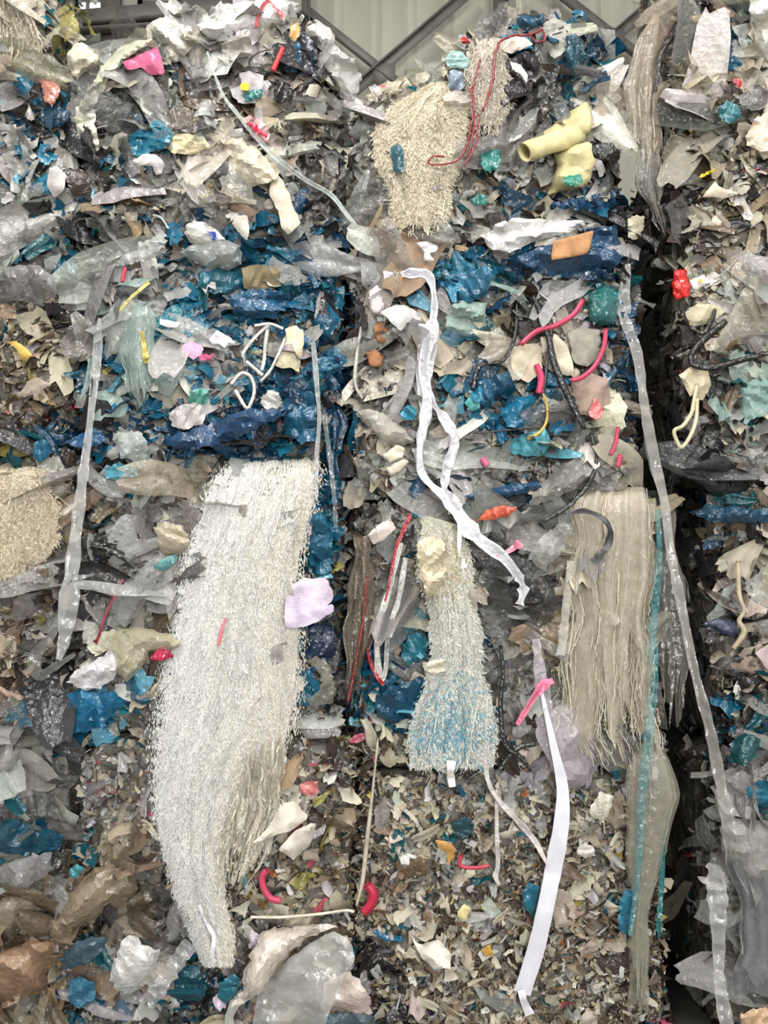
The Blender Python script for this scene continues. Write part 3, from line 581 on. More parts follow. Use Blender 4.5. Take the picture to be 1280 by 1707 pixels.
def patch_geo(outline, off=0.06, bulge=0.03, amp=0.012, freq=16, seg=40, rings=8, seed=0, sink=0.05, closed=False, ctr=None, rag=2.0, stretch=None, mat_soft=True):
    """a piece of film, paper or a bag inside an outline: inner points, triangles, creases"""
    r = np.random.default_rng(seed)
    o = np.array(outline, float); o = np.concatenate([o, o[:1]]); d = np.r_[0, np.cumsum(np.linalg.norm(np.diff(o, axis=0), axis=1))]
    A = .5*abs(np.sum(o[:-1, 0]*o[1:, 1]-o[1:, 0]*o[:-1, 1])); rm = math.sqrt(A/math.pi)*MPP; ext = np.ptp(o, axis=0).max()
    sp_ = float(np.clip(math.sqrt(A)/(10 if mat_soft else 7), 2.2, 10)); nseg = int(np.clip(d[-1]/sp_, 14, 90))
    t = np.linspace(0, d[-1], nseg, endpoint=False); q = np.stack([np.interp(t, d, o[:, 0]), np.interp(t, d, o[:, 1])], -1)
    q += r.normal(0, min(rag, sp_*.28), q.shape)*(1 if mat_soft else .4)
    lo, hi = q.min(0), q.max(0); gx, gy = np.meshgrid(np.arange(lo[0], hi[0], sp_), np.arange(lo[1], hi[1], sp_))
    g = np.stack([gx.ravel(), gy.ravel()], -1); g[:, 0] += np.repeat(np.arange(gx.shape[0]) % 2, gx.shape[1])*sp_*.5; g += r.normal(0, sp_*.16, g.shape)
    def edge_dist(p):
        e0 = q; e1 = np.roll(q, -1, 0); v_ = e1-e0; w_ = p[:, None]-e0[None]
        tt = np.clip((w_*v_).sum(-1)/np.maximum((v_*v_).sum(-1), 1e-9), 0, 1)
        return np.linalg.norm(w_-tt[..., None]*v_, axis=-1).min(1)
    x, y = g[:, 0][:, None], g[:, 1][:, None]; x0, y0 = q[:, 0], q[:, 1]; x1, y1 = np.roll(x0, -1), np.roll(y0, -1)
    ins = (((y0 > y) != (y1 > y)) & (x < (x1-x0)*(y-y0)/np.where(y1 == y0, 1e-9, y1-y0)+x0)).sum(1) % 2 == 1
    g = g[ins]; g = g[edge_dist(g) > sp_*.45] if len(g) else g
    pts = np.concatenate([q, g]) if len(g) else q
    res = delaunay_2d_cdt([Vector(p_) for p_ in pts], [], [list(range(len(q)))], 1, 1e-5)
    p = np.array([tuple(v_) for v_ in res[0]]); f = np.array([list(f_) for f_ in res[2] if len(f_) == 3])
    bulge = min(bulge, (.34 if closed else .1)*rm); sink = min(sink, (.2 if closed else .1)*rm)
    amp = np.clip(amp, (.12 if closed else .2)*rm, .3*rm) if mat_soft else min(amp+.05*rm, .12*rm)
    freq = np.clip(freq, .9/rm, 1.5/rm)
    ed = edge_dist(p); kk = 1-ed/max(ed.max(), 1e-6); c = p.mean(0); m = (p-c)*MPP
    an = r.uniform(0, math.pi) if stretch is None else stretch
    ms = m@np.array([[math.cos(an), -math.sin(an)], [math.sin(an), math.cos(an)]])*np.array([0.5, 1.35]) if mat_soft else m
    h = crumple(ms, seed+3, freq, amp, 4)
    tilt = r.normal(0, .18, 2) if sink > .004 else np.zeros(2)
    v = W(p[:, 0], p[:, 1], -(off+bulge*(1-kk**2)-sink*kk**5)+h+m@tilt)
    if closed:
        vb = v.copy(); vb[:, 1] += 0.004+(bulge+.02)*(1-kk**2)*1.3
        n_ = len(v); ring = []
        ec = {}
        for tr in f:
            for i in range(3):
                e = (int(tr[i]), int(tr[(i+1) % 3])); ec[tuple(sorted(e))] = ec.get(tuple(sorted(e)), []) + [e]
        for es in ec.values():
            if len(es) == 1: i, j = es[0]; ring += [[j, i, i+n_], [j, i+n_, j+n_]]
        f = np.concatenate([f, f[:, ::-1]+n_, np.array(ring)]); v = np.concatenate([v, vb])
    return v, f
def patch(name, label, cat, outline, color, mat='film', group=None, solid=0.0, parent=None, **kw):
    v, f = patch_geo(outline, mat_soft=(mat in ('film', 'clear', 'sheer')), **kw)
    return thing(name, label, cat, v, f, mat, color, group, solid=solid, parent=parent, creased=True)

def curtain(label, rows, color, n=1400, frizz=900, off=0.07, bulge=0.07, seed=0, wpx=1.3, sheet='fibre', tail=0.1, side=-1, name='film_curtain',
            crk=2.5, sheetcol=None, lenr=(.12, .5), tint=None, fl=18, slant=0.03, lay=.014, flakes=0, fsize=7, layers=1, pl=1.0, spread=.07, color2=None, falign=.55):
    r = np.random.default_rng(seed); rows = np.array(rows, float); py = rows[:, 0]; T0, T1 = py[0], py[-1]
    xl = lambda t: np.interp(T0+t*(T1-T0), py, rows[:, 1]); xr = lambda t: np.interp(T0+t*(T1-T0), py, rows[:, 2])
    ph0 = r.uniform(0, 6)
    def at(s, t, o):
        x = xl(t)+(s+1)/2*(xr(t)-xl(t)); y = T0+t*(T1-T0)
        return W(x+s*(5*np.sin(t*8+ph0)+3*np.sin(t*21+ph0*2))+3*np.sin(t*5+ph0*3), y, -(off+bulge*(1-s*s)*np.minimum(1, 4*t+.3)*(1-.35*t)+o-.13*np.exp(-t/.02)))
    ph = r.uniform(0, 6, 4)
    wm = float(np.mean(rows[:, 2]-rows[:, 1])); wk = np.clip(wm/170, .22, 1.0); pl *= np.clip(wm/170, .35, 1.0)
    pw = [(r.uniform(2.5, 22)*wk, r.uniform(0, 6), r.uniform(-3, 3), r.uniform(0, 6)) for _ in range(9)]
    pleat = lambda s, t: sum(.0062/(1+.06*f_)*np.sin(s*f_+p_+t*g_+.8*np.sin(t*4+q_)) for f_, p_, g_, q_ in pw)*pl
    nu, nv = 44, 26
    s, t = np.meshgrid(np.linspace(-1, 1, nu), np.linspace(0, 1, nv), indexing='ij')
    rgd = lambda a_: 1-a_*np.interp(np.linspace(0, 1, nu), np.linspace(0, 1, 11), r.random(11))[:, None]
    rag = rgd(tail); tt = t*rag; tt = tt+(1-t)**6*.1*(1-rgd(1.0)-.15)
    v = at(s, tt, pleat(s, tt)).reshape(-1, 3)
    base = W((rows[0, 1]+rows[0, 2])/2, T1, -off)
    root = empty(name, base, label, 'film curtain')
    sc = sheetcol or color
    for ly in range(layers):
        if ly:
            rag = rgd(tail+.25); tt = t*rag; sl = s*(1-.12*ly)+.05*r.normal()
            v = at(sl, tt, pleat(sl*1.3+ly, tt)+.018*ly).reshape(-1, 3)
        add('sheet', mesh('sheet', v-base, grid_faces(nu, nv), sheet if not ly else 'sheer', True), root, sc)
    streak = lambda q: .5+.5*np.sin(q*9+ph[0])*np.sin(q*23+ph[1]*2)
    if flakes:
        m = flakes; s3 = r.uniform(-1, 1, m); t3 = r.random(m)*(1-.5*tail)
        e = r.random(m) < .12; s3 = np.where(e, np.where(r.random(m) < .75, side, -side)*(.96+np.abs(r.normal(0, spread, m))), s3)
        b3 = at(s3, t3, pleat(s3, t3)+r.uniform(0, .004, m)); th = r.normal(0, falign, m); ln = r.uniform(.5, 1.7, m)*fsize*MPP
        d3 = np.stack([np.sin(th), -np.abs(r.normal(0, .13, m)), -np.cos(th)], -1); tl = r.normal(0, .4, m)
        sd3 = np.stack([np.cos(tl)*np.cos(th), np.sin(tl), np.cos(tl)*np.sin(th)], -1)*(ln*r.uniform(.08, .22, m))[:, None]
        mid = b3+d3*ln[:, None]*.5; mid[:, 1] -= ln*r.uniform(-.1, .15, m); end = b3+d3*ln[:, None]
        v3 = np.stack([b3-sd3*.5, b3+sd3*.5, mid-sd3, mid+sd3, end-sd3*.4, end+sd3*.4], 1)
        f3 = (np.array([[0, 1, 3, 2], [2, 3, 5, 4]])[None]+(np.arange(m)*6)[:, None, None]).reshape(-1, 4)
        mixf = np.clip((s3+1)/2+r.normal(0, .2, m), 0, 1)[:, None]; cc = lin(color)*(1-mixf)+lin(color2 or color)*mixf
        k3 = cc*(1-.12*streak(s3)*r.random(m))[:, None]*(1+r.normal(0, .02, (m, 3)))
        if tint is not None:
            px3, py3 = project(b3)
            for (cx, cy, rx, ry, tc, pr) in tint:
                q = r.random(m) < np.exp(-((px3-cx)/rx)**2-((py3-cy)/ry)**2)*pr; k3[q] = lin(tc)*r.uniform(.8, 1.15, (q.sum(), 1))
        add('film_flakes', mesh('film_flakes', v3.reshape(-1, 3)-base, f3, 'fibre_stuff', True, np.repeat(np.clip(k3, 0, .92), 6, 0)), root, kind='stuff')
    # strands
    k = 9; u = np.linspace(0, 1, k)
    ss = np.clip(r.normal(0, .62, n), -1.02, 1.02); ss = np.where(r.random(n) < .35, r.uniform(-1, 1, n), ss)
    t0 = r.uniform(-.01, .9, n); L = r.uniform(*lenr, n); t1 = np.minimum(t0+L, 1-tail*.8*r.random(n))
    tk = t0[:, None]+(t1-t0)[:, None]*u
    sk = ss[:, None]+np.cumsum(r.normal(0, .03, (n, k)), 1)+r.normal(0, slant, n)[:, None]*u
    o = pleat(sk, tk)+np.abs(r.normal(0.004, lay, n))[:, None]+r.normal(0, .004, (n, k))
    c = at(sk, np.clip(tk, 0, 1), o); c += r.normal(0, crk*.0006, c.shape)
    ang = r.uniform(0, math.pi, n)[:, None]+np.cumsum(r.normal(0, .5, (n, k)), 1)
    wd = (r.uniform(.4, 1.3, n)*wpx*MPP)[:, None, None]; sd = np.stack([np.cos(ang), np.sin(ang), 0*ang], -1)
    v1 = np.stack([c-sd*wd, c+sd*wd], 2).reshape(n, -1, 3)
    # frizz: short hairs standing off the surface and off the edge
    h = 4; uh = np.linspace(0, 1, h); m = max(frizz, 1)
    s2 = np.where(r.random(m) < .45, side*r.uniform(.8, 1.03, m), r.uniform(-1, 1, m)); t2 = r.uniform(0, .98, m)
    b = at(s2, t2, pleat(s2, t2)+.005)
    d = np.stack([r.normal(0, 1, m)+side*.6*(np.abs(s2) > .8)*np.sign(s2)*side, -np.abs(r.normal(.3, .5, m)), r.normal(-.5, .7, m)], -1)
    d /= np.linalg.norm(d, axis=1)[:, None]; ln = r.uniform(.3, 1.2, m)*fl*MPP
    c2 = b[:, None]+d[:, None]*(uh*1)[None, :, None]*ln[:, None, None]; c2[..., 2] -= (uh**2)[None]*ln[:, None]*.5
    c2 += r.normal(0, .0012, c2.shape)
    a2 = r.uniform(0, math.pi, m); sd2 = np.stack([np.cos(a2), 0*a2, np.sin(a2)], -1)[:, None]*(wpx*.5*MPP)
    v2 = np.stack([c2-sd2, c2+sd2], 2).reshape(m, -1, 3); m = frizz
    def fc(k_): i = np.arange(k_-1)*2; return np.stack([i, i+1, i+3, i+2], -1)
    def colours(cnt, per, px, py_):
        base_c = lin(color)*r.uniform(.9, 1.1, (cnt, 1))*(1+r.normal(0, .02, (cnt, 3)))
        if tint is not None:
            for (cx, cy, rx, ry, tc, pr) in tint:
                w_ = np.exp(-((px-cx)/rx)**2-((py_-cy)/ry)**2)*pr; q = r.random(cnt) < w_
                base_c[q] = lin(tc)*r.uniform(.8, 1.15, (q.sum(), 1))
        return np.repeat(np.clip(base_c, 0, .9), per, 0)
    p1, q1 = project(c[:, k//2]); p2, q2 = project(b)
    f1 = (fc(k)[None]+(np.arange(n)*2*k)[:, None, None]).reshape(-1, 4)
    add('strands', mesh('strands', v1.reshape(-1, 3)-base, f1, 'fibre_stuff', True, colours(n, 2*k, p1, q1)), root, kind='stuff')
    if m > 1:
        f2 = (fc(h)[None]+(np.arange(m)*2*h)[:, None, None]).reshape(-1, 4)
        add('frizz', mesh('frizz', v2.reshape(-1, 3)-base, f2, 'fibre_stuff', True, colours(m, 2*h, p2, q2)), root, kind='stuff')
    return root

# --- hanging curtains of shredded film
curtain('long cream-white curtain of shredded crinkled film hanging down the second stack', [(765, 400, 525), (800, 368, 522), (850, 345, 518), (930, 312, 506), (1050, 302, 500), (1150, 287, 490), (1230, 277, 478), (1270, 275, 440), (1320, 274, 405), (1370, 275, 385), (1420, 279, 374), (1500, 290, 376), (1560, 318, 388), (1620, 345, 385)],
        (247, 247, 242), n=1300, frizz=4000, flakes=70000, fsize=4, bulge=.12, off=.08, seed=1, wpx=.8, tail=.03, fl=8, crk=6, lenr=(.02, .13), slant=.09, lay=.006, pl=1.3, spread=.13, color2=(242, 234, 217), falign=.33)
curtain('tan streaked fringe of film strips below the long white curtain', [(1215, 380, 476), (1280, 372, 472), (1350, 366, 468), (1410, 362, 440), (1480, 362, 412)], (222, 215, 198), n=260, frizz=40, flakes=2200, fsize=6, layers=2, falign=.2, pl=2, off=.09, bulge=.02, seed=2, tail=.5, wpx=2.2, sheet='clear')
curtain('beige glossy film curtain hanging beside the teal strap', [(812, 968, 1074), (850, 952, 1082), (900, 960, 1084), (960, 944, 1088), (1030, 950, 1086), (1080, 934, 1092), (1150, 942, 1088), (1225, 930, 1094), (1285, 975, 1092)],
        (222, 214, 194), n=520, frizz=20, flakes=400, fsize=5, layers=3, off=.08, bulge=.05, seed=3, wpx=.8, tail=.3, pl=2.6, falign=.2, sheet='clear', lay=.016, lenr=(.08, .5), sheetcol=(216, 206, 186))
curtain('bell-shaped white film bunch with pale blue streaks hanging mid-height in third stack', [(870, 705, 772), (960, 708, 785), (1030, 726, 792), (1085, 722, 800), (1130, 706, 808), (1180, 692, 820), (1230, 680, 828), (1275, 690, 818), (1300, 735, 770)],
        (226, 226, 216), n=300, frizz=600, flakes=16000, fsize=5, layers=1, off=.08, bulge=.07, seed=4, wpx=1.0, lenr=(.04, .25), slant=.1, lay=.007, tint=[(770, 1200, 60, 60, (120, 178, 196), .45), (720, 1225, 60, 30, (110, 170, 195), .5), (735, 930, 40, 60, (214, 200, 168), .7)], sheet='clear', sheetcol=(232, 230, 218), fl=10)
curtain('fluffy beige film shreds draped over the left shoulder of the third stack', [(135, 715, 770), (170, 660, 775), (220, 632, 772), (280, 640, 766), (340, 652, 752), (395, 660, 735)], (226, 216, 192), n=300, frizz=1500, flakes=15000, fsize=5.5, off=.05, bulge=.07, seed=5, tail=.2, wpx=1.0, lenr=(.04, .22), slant=.2, lay=.01, fl=9)
curtain('grey-beige shred tuft spilling over the crest of the third stack', [(60, 790, 860), (110, 775, 850), (170, 785, 845), (230, 790, 830)], (218, 208, 192), n=200, frizz=900, flakes=5000, fsize=5.5, off=.05, bulge=.06, seed=6, tail=.3, wpx=.9, lenr=(.05, .3), slant=.2, fl=10)
curtain('fluffy beige fibre mass on the leftmost stack beside the clear strap', [(775, -60, 78), (840, -60, 88), (900, -60, 80), (960, -60, 58), (985, -60, 36)], (222, 210, 184), n=300, frizz=1500, flakes=13000, fsize=5.5, off=.03, bulge=.05, seed=7, tail=.25, side=1, wpx=1.0, lenr=(.04, .2), slant=.25, lay=.01, fl=9)
curtain('pale cream film sheet hanging at the upper left corner', [(-60, -60, 30), (20, -60, 42), (60, -60, 62), (105, -60, 58), (120, -60, 30)], (206, 196, 174), n=300, frizz=200, off=.04, bulge=.03, seed=8, side=1, sheet='clear')
curtain('translucent beige film drape hanging from the crest of the rightmost stack', [(20, 1082, 1112), (70, 1068, 1108), (120, 1052, 1100), (180, 1038, 1104), (240, 1046, 1102), (290, 1056, 1096)], (172, 160, 142), n=30, frizz=0, layers=2, off=.02, bulge=.03, seed=9, sheet='sheer', tail=.3)
curtain('sheer film skirt hanging over the lower right edge of the third stack', [(1240, 1052, 1112), (1330, 1050, 1132), (1420, 1046, 1104), (1540, 1044, 1082), (1700, 1046, 1080)], (172, 168, 152), n=30, frizz=0, layers=3, off=.07, bulge=.03, seed=10, sheet='sheer', tail=.12)
curtain('grey clear film apron wrapped round the lowest right-hand bale', [(1390, 1205, 1340), (1480, 1222, 1340), (1580, 1232, 1340), (1680, 1215, 1340)], (150, 154, 156), n=20, frizz=0, layers=2, off=.05, bulge=.05, seed=12, sheet='sheer', tail=.1)
curtain('sheer grey film drape beside the yellow ribbon in the second stack', [(500, 205, 258), (560, 200, 258), (640, 205, 255), (690, 225, 250)], (176, 194, 186), n=16, frizz=0, layers=2, off=.05, bulge=.03, seed=13, sheet='sheer', tail=.3)
curtain('grey clear film streamers hanging in the upper right gap', [(235, 1068, 1098), (300, 1062, 1100), (360, 1084, 1112), (400, 1100, 1112)], (150, 146, 138), n=20, frizz=0, layers=2, off=.0, bulge=.02, seed=14, sheet='sheer', tail=.4)
curtain('dark streaky film strips beside the red cords left of the third stack', [(890, 585, 625), (980, 580, 620), (1080, 578, 612), (1190, 572, 606)], (128, 116, 102), n=60, frizz=0, layers=2, off=.03, bulge=.02, seed=15, sheet='clear', tail=.3, wpx=2)
curtain('clear shiny film fall on the narrow side of the third stack', [(840, 1098, 1128), (950, 1100, 1140), (1080, 1102, 1146), (1220, 1096, 1140)], (126, 122, 114), n=20, frizz=0, layers=2, off=.0, bulge=.02, seed=16, sheet='sheer', tail=.2)

# --- white ribbons
wr = empty('white_ribbon', W(720, 1005, -.1), 'long knotted white plastic ribbon hanging down the third stack, ending in a curl', 'ribbon')
ribbon('main_band', None, None, [(640, 462), (690, 455), (716, 462), (724, 510), (716, 560), (706, 610), (712, 660), (708, 700), (700, 740), (702, 785), (722, 812), (748, 832), (775, 872), (800, 900), (840, 930), (866, 965), (872, 985), (866, 1008)],
       [14, 16, 18, 16, 22, 20, 22, 18, 12, 12, 16, 20, 26, 24, 14, 15, 19, 18], (218, 217, 223), parent=wr, mat='film', off=.13, n=160, twist=.6, seed=3, fold=.6, rough=.3)
ribbon('loop_band', None, None, [(712, 640), (722, 672), (742, 700), (758, 735), (745, 780), (742, 820), (760, 850)], [10, 9, 20, 22, 12, 16, 22], (228, 226, 232), parent=wr, mat='film', off=.12, n=70, twist=.7, seed=4, fold=.6, rough=.3)
ribbon('short_tail', None, None, [(764, 862), (766, 890), (765, 920), (768, 936), (776, 946)], [6, 7, 6, 12, 5], (236, 235, 240), parent=wr, off=.13, n=40, twist=.3, seed=5)
ribbon('upper_band', None, None, [(712, 540), (712, 580), (705, 640), (706, 690)], [26, 30, 22, 12], (214, 212, 214), parent=wr, off=.115, n=50, twist=.4, seed=6, mat='film')
wl = empty('white_ribbon', W(880, 1695, -.1), 'flat white plastic ribbon hanging low in front of the beige chips, tip folded', 'ribbon')
ribbon('band', None, None, [(902, 1150), (922, 1240), (937, 1310), (936, 1370), (926, 1430), (912, 1500), (894, 1580), (870, 1656)], [5, 12, 18, 24, 27, 27, 28, 28], (224, 223, 232), parent=wl, off=.12, n=110, twist=.12, seed=7, fold=.15, rough=.03)
ribbon('folded_tip', None, None, [(868, 1650), (874, 1672), (884, 1692)], [14, 13, 15], (226, 224, 232), parent=wl, off=.125, n=14, twist=.1, seed=8)
ribbon('clear_film_band', 'clear glossy film band with lilac tint hanging above the flat white ribbon', 'film band', [(893, 1065), (900, 1120), (908, 1170), (915, 1220), (935, 1285)], [12, 20, 24, 40, 22], (206, 198, 206), 'clear', off=.10, n=70, twist=.3, seed=9, fold=.5)
patch('film_bag', 'lilac-white shiny crumpled film bag above the flat white ribbon', 'film bag', [(905, 1195), (950, 1165), (985, 1195), (992, 1250), (975, 1310), (940, 1318), (915, 1260)], (212, 202, 210), 'clear', off=.08, bulge=.05, amp=.012, freq=30, seed=21, closed=True)

# --- clear straps and cords
ribbon('clear_strap', 'shiny clear strap hanging down the left edge of the second stack', 'strap', [(166, 530), (163, 580), (156, 650), (148, 720), (140, 780), (130, 860), (122, 930), (116, 990), (108, 1060), (98, 1100)], [6, 16, 13, 13, 20, 22, 24, 30, 24, 8], (228, 228, 224), 'strap', off=.10, crease=.28, n=140, twist=.2, seed=10, fold=.6)
ribbon('clear_strap', 'torn triangular end of clear film hanging left of the blue crumple', 'strap', [(108, 1010), (85, 1060), (58, 1095), (64, 1125), (90, 1112), (125, 1090)], [10, 14, 22, 18, 12, 6], (150, 150, 146), 'strap', off=.09, crease=.28, n=50, twist=.2, seed=11, fold=.4)
ribbon('clear_strap', 'long twisted clear strap running down the gap left of the rightmost stack', 'strap', [(1046, 440), (1040, 520), (1062, 590), (1075, 680), (1092, 770), (1108, 840), (1118, 920), (1138, 1020), (1158, 1120), (1182, 1210), (1198, 1290), (1214, 1370), (1224, 1440)], [10, 22, 18, 20, 24, 18, 16, 16, 14, 16, 18, 22, 26], (206, 204, 198), 'strap', off=.08, crease=.28, n=220, twist=.5, seed=12, fold=.9)
ribbon('clear_strap', 'shiny clear strap with creases at the lower right, beside the dark gap', 'strap', [(1190, 1440), (1196, 1500), (1198, 1570), (1200, 1640), (1212, 1712)], [26, 28, 22, 16, 20], (214, 214, 212), 'strap', off=.10, crease=.28, n=100, twist=.2, seed=13, fold=.9)
ribbon('teal_strap', 'teal translucent strap hanging over the beige film curtain', 'strap', [(1096, 850), (1099, 920), (1093, 1000), (1088, 1060), (1090, 1130), (1084, 1200), (1076, 1270), (1068, 1350), (1066, 1420), (1058, 1500), (1050, 1560)], [8, 13, 14, 13, 14, 16, 14, 13, 12, 10, 6], (66, 140, 156), 'clear', off=.17, n=150, twist=.25, seed=14, fold=.5)
ribbon('teal_strap', 'thin dark teal strap dangling right of the sheer film skirt', 'strap', [(1104, 1385), (1104, 1440), (1101, 1500), (1098, 1545), (1100, 1562)], [7, 9, 8, 7, 5], (38, 112, 124), 'film', off=.10, n=50, twist=.2, seed=15)
ribbon('clear_strap', 'thin silvery clear strap along the right edge of the blue bale', 'strap', [(522, 570), (528, 640), (532, 700), (528, 760), (528, 830)], [8, 8, 7, 7, 5], (222, 222, 220), 'strap', off=.12, crease=.28, n=80, twist=.3, seed=16, fold=.7)
ribbon('clear_strap', 'faint clear strap beside the silvery one, between second and third stacks', 'strap', [(540, 690), (548, 750), (556, 820), (560, 880)], [9, 8, 8, 6], (150, 156, 150), 'strap', off=.09, crease=.28, n=60, twist=.2, seed=17)
ribbon('pale_twine', 'pale blue-green film cord slanting across the topmost second-stack bale', 'cord', [(345, 85), (360, 130), (376, 165), (396, 190), (430, 232), (470, 270), (510, 300), (552, 325), (580, 360), (612, 398)], [4, 5, 5, 6, 7, 8, 7, 8, 7, 6], (196, 206, 200), 'clear', off=.12, n=120, twist=.4, seed=18, fold=.7)
tube('white_twine', 'straight white twine lying across the scraps above the bottom bag', 'twine', [(418, 1529), (470, 1529), (530, 1524), (575, 1518), (590, 1520)], 2.3, (226, 218, 198), 'paper', off=.12)
tube('white_twine', 'white twine hanging down between second and third stacks, bottom', 'twine', [(630, 1230), (622, 1310), (612, 1400), (604, 1470), (594, 1510)], [1.6, 2, 4, 3.5, 2], (196, 184, 168), 'paper', off=.10)
ribbon('white_twine', 'thin white cord curving over the beige chips toward the flat ribbon', 'cord', [(812, 1165), (808, 1240), (812, 1295), (828, 1330), (860, 1365), (890, 1400), (912, 1440)], [4, 6, 7, 7, 9, 10, 5], (206, 200, 196), 'film', off=.11, n=80, twist=.4, seed=19)
ribbon('white_twine', 'dangling white film cord ending beside the blue scrap in the beige chips', 'cord', [(828, 1315), (828, 1380), (830, 1440), (826, 1460), (832, 1475)], [5, 6, 8, 9, 4], (198, 192, 186), 'film', off=.10, n=50, twist=.4, seed=20)
ribbon('white_twine', 'white tape bit standing in the crinkled tail of the long curtain', 'cord', [(332, 1508), (342, 1535), (356, 1560), (354, 1590), (360, 1604)], [6, 5, 6, 6, 4], (234, 234, 240), 'film', off=.22, n=40, twist=.3, seed=22)
ribbon('loop_tape', 'pale film tape looped down beside the red cords in third stack', 'tape', [(668, 905), (655, 960), (640, 1010), (628, 1050), (632, 1125), (642, 1120), (648, 1050), (664, 1000), (676, 930)], [8, 8, 10, 9, 11, 8, 8, 10, 8], (192, 190, 184), 'film', off=.10, n=110, twist=.3, seed=23, fold=.5)
tube('white_twine', 'white cord drooping in the dark gap left of the third stack', 'cord', [(602, 545), (594, 600), (592, 640), (604, 665)], [2.5, 3.5, 3.5, 2], (196, 192, 182), 'film', off=.06)
ribbon('white_tape', 'white tape strip crossing the bottom of the bell-shaped bunch', 'tape', [(752, 1268), (751, 1290), (754, 1312)], [13, 13, 11], (220, 216, 208), 'film', off=.15, n=20, seed=24)
ribbon('white_tape', 'two-ply clear tape ends hanging at the left of the beige film curtain', 'tape', [(952, 935), (946, 990), (940, 1050), (934, 1092)], [12, 13, 12, 13], (206, 202, 192), 'clear', off=.13, n=50, seed=25, fold=.6)

# --- black cords
tube('black_strap', 'black strap pair trailing down over cream sheets in the third stack', 'strap', [(888, 492), (900, 520), (914, 560), (922, 600), (940, 645), (962, 690), (975, 715)], [3, 5, 5, 6, 6, 5, 3], (34, 34, 36), 'film', off=.12, flat=.4, seed=1)
tube('black_strap', 'thinner black strap looping beside the pink tube in the third stack', 'strap', [(898, 498), (916, 530), (918, 560), (912, 600), (906, 650), (886, 684)], [4, 4, 4, 3, 3, 4], (36, 36, 38), 'film', off=.11, flat=.4, seed=2)
tube('black_strap', 'dark strap slanting from the black tangle down to the left', 'strap', [(862, 505), (858, 560), (840, 600), (800, 610), (788, 650)], [3, 3, 2.5, 4, 4], (40, 40, 40), 'film', off=.10, flat=.4, seed=3)
ribbon('black_strap', 'stiff black strap bent like a hook on the beige film curtain', 'strap', [(948, 856), (975, 852), (1004, 864), (1017, 884), (1014, 905), (1002, 924), (988, 938)], [6, 8, 9, 9, 11, 12, 12], (44, 44, 42), 'smooth', off=.24, n=70, twist=.15, seed=4, fold=.1)
tube('black_strap', 'thin dark strap hanging below the cream sheets near the right edge of the third stack', 'strap', [(984, 722), (994, 760), (985, 800), (952, 840), (905, 870)], [3, 3, 4, 4, 3], (52, 52, 50), 'film', off=.10, flat=.4, seed=5)
tube('black_strap', 'black strap sweeping sideways across the cream bale of the rightmost stack', 'strap', [(1282, 588), (1230, 602), (1190, 612), (1155, 608), (1156, 585), (1180, 560), (1210, 535)], [4, 5, 6, 5, 5, 6, 5], (36, 32, 30), 'film', off=.10, flat=.5, seed=6)
tube('black_strap', 'black loop below the red packet in the rightmost stack', 'strap', [(1150, 545), (1172, 555), (1186, 535), (1192, 515)], [4, 4, 4, 3], (38, 34, 32), 'film', off=.09, flat=.5, seed=7)
tube('black_strap', 'dark strap slanting at the crest of the rightmost stack', 'strap', [(1148, 8), (1136, 35), (1118, 62), (1102, 90), (1098, 120), (1092, 152)], [9, 8, 6, 4, 4, 3], (44, 38, 34), 'film', off=.09, flat=.4, seed=8)
tube('black_strap', 'black strap fork crossing beneath the clear film above the beige chips', 'strap', [(892, 1240), (868, 1245), (848, 1262), (832, 1285)], [4, 4, 4, 3], (46, 48, 50), 'film', off=.10, flat=.4, seed=9)
tube('black_strap', 'long black cord hanging through dark grey film in the third stack', 'strap', [(834, 1075), (838, 1120), (834, 1180), (842, 1240), (870, 1265), (885, 1285)], [3, 3.5, 4, 4, 3.5, 2.5], (42, 44, 44), 'film', off=.11, flat=.5, seed=10)
tube('black_wire', 'curved dark wire in front of clear scraps near the top of the second stack', 'wire', [(452, 82), (430, 88), (416, 102), (422, 118), (444, 122)], 1.6, (48, 46, 44), 'film', off=.12)
tube('black_wire', 'dark stick lying level across the cream scraps of the third stack', 'stick', [(792, 722), (830, 719), (870, 714), (905, 712)], 1.7, (58, 52, 46), 'film', off=.12)

# --- red and pink cords, tubes
rs = empty('red_string', W(790, 275, -.1), 'tangled dark red string hanging over the crest of the third stack', 'string')
for k, pts in enumerate(([(905, 48), (880, 58), (855, 60), (832, 72), (824, 100), (822, 130), (814, 160), (804, 186)], [(905, 50), (908, 66), (895, 70), (884, 60)], [(800, 100), (794, 125), (788, 150), (790, 190), (788, 225), (782, 258), (776, 272)],
                         [(792, 140), (784, 150), (790, 175), (784, 215), (777, 245)], [(780, 235), (768, 262), (748, 272), (725, 275), (714, 270), (724, 260), (740, 262)], [(798, 190), (796, 215), (792, 245), (774, 276)])):
    tube('strand', None, None, pts, 1.8 if k else 2.3, (142, 42, 46), 'film', parent=rs, off=.13+.005*k, jit=.6, seed=30+k)
pk = 'pink plastic tubes among the scraps'
def pinktube(label, pts, rad, col=(198, 70, 100), off=.12): tube('pink_tube', label, 'tube', pts, rad, col, 'smooth', pk, off=off, sides=8, n=24)
pinktube('bright pink tube arching beside the black straps in the third stack', [(972, 500), (955, 525), (925, 543), (895, 552), (868, 574)], 4.5)
pinktube('pink tube curved like a bracket near the right edge of the third stack', [(1010, 548), (1006, 580), (990, 612), (968, 630), (952, 634)], 4)
pinktube('short upright pink tube piece left of the thick black strap', [(894, 608), (902, 630), (898, 656)], [5, 6, 5], (208, 66, 104))
pinktube('thin pink tube piece hanging low at the right edge of the third stack', [(1030, 712), (1026, 740), (1018, 758)], 3.2)
pinktube('short pink tube piece right of the grey film, below the other pink ones', [(1034, 758), (1030, 778)], 4)
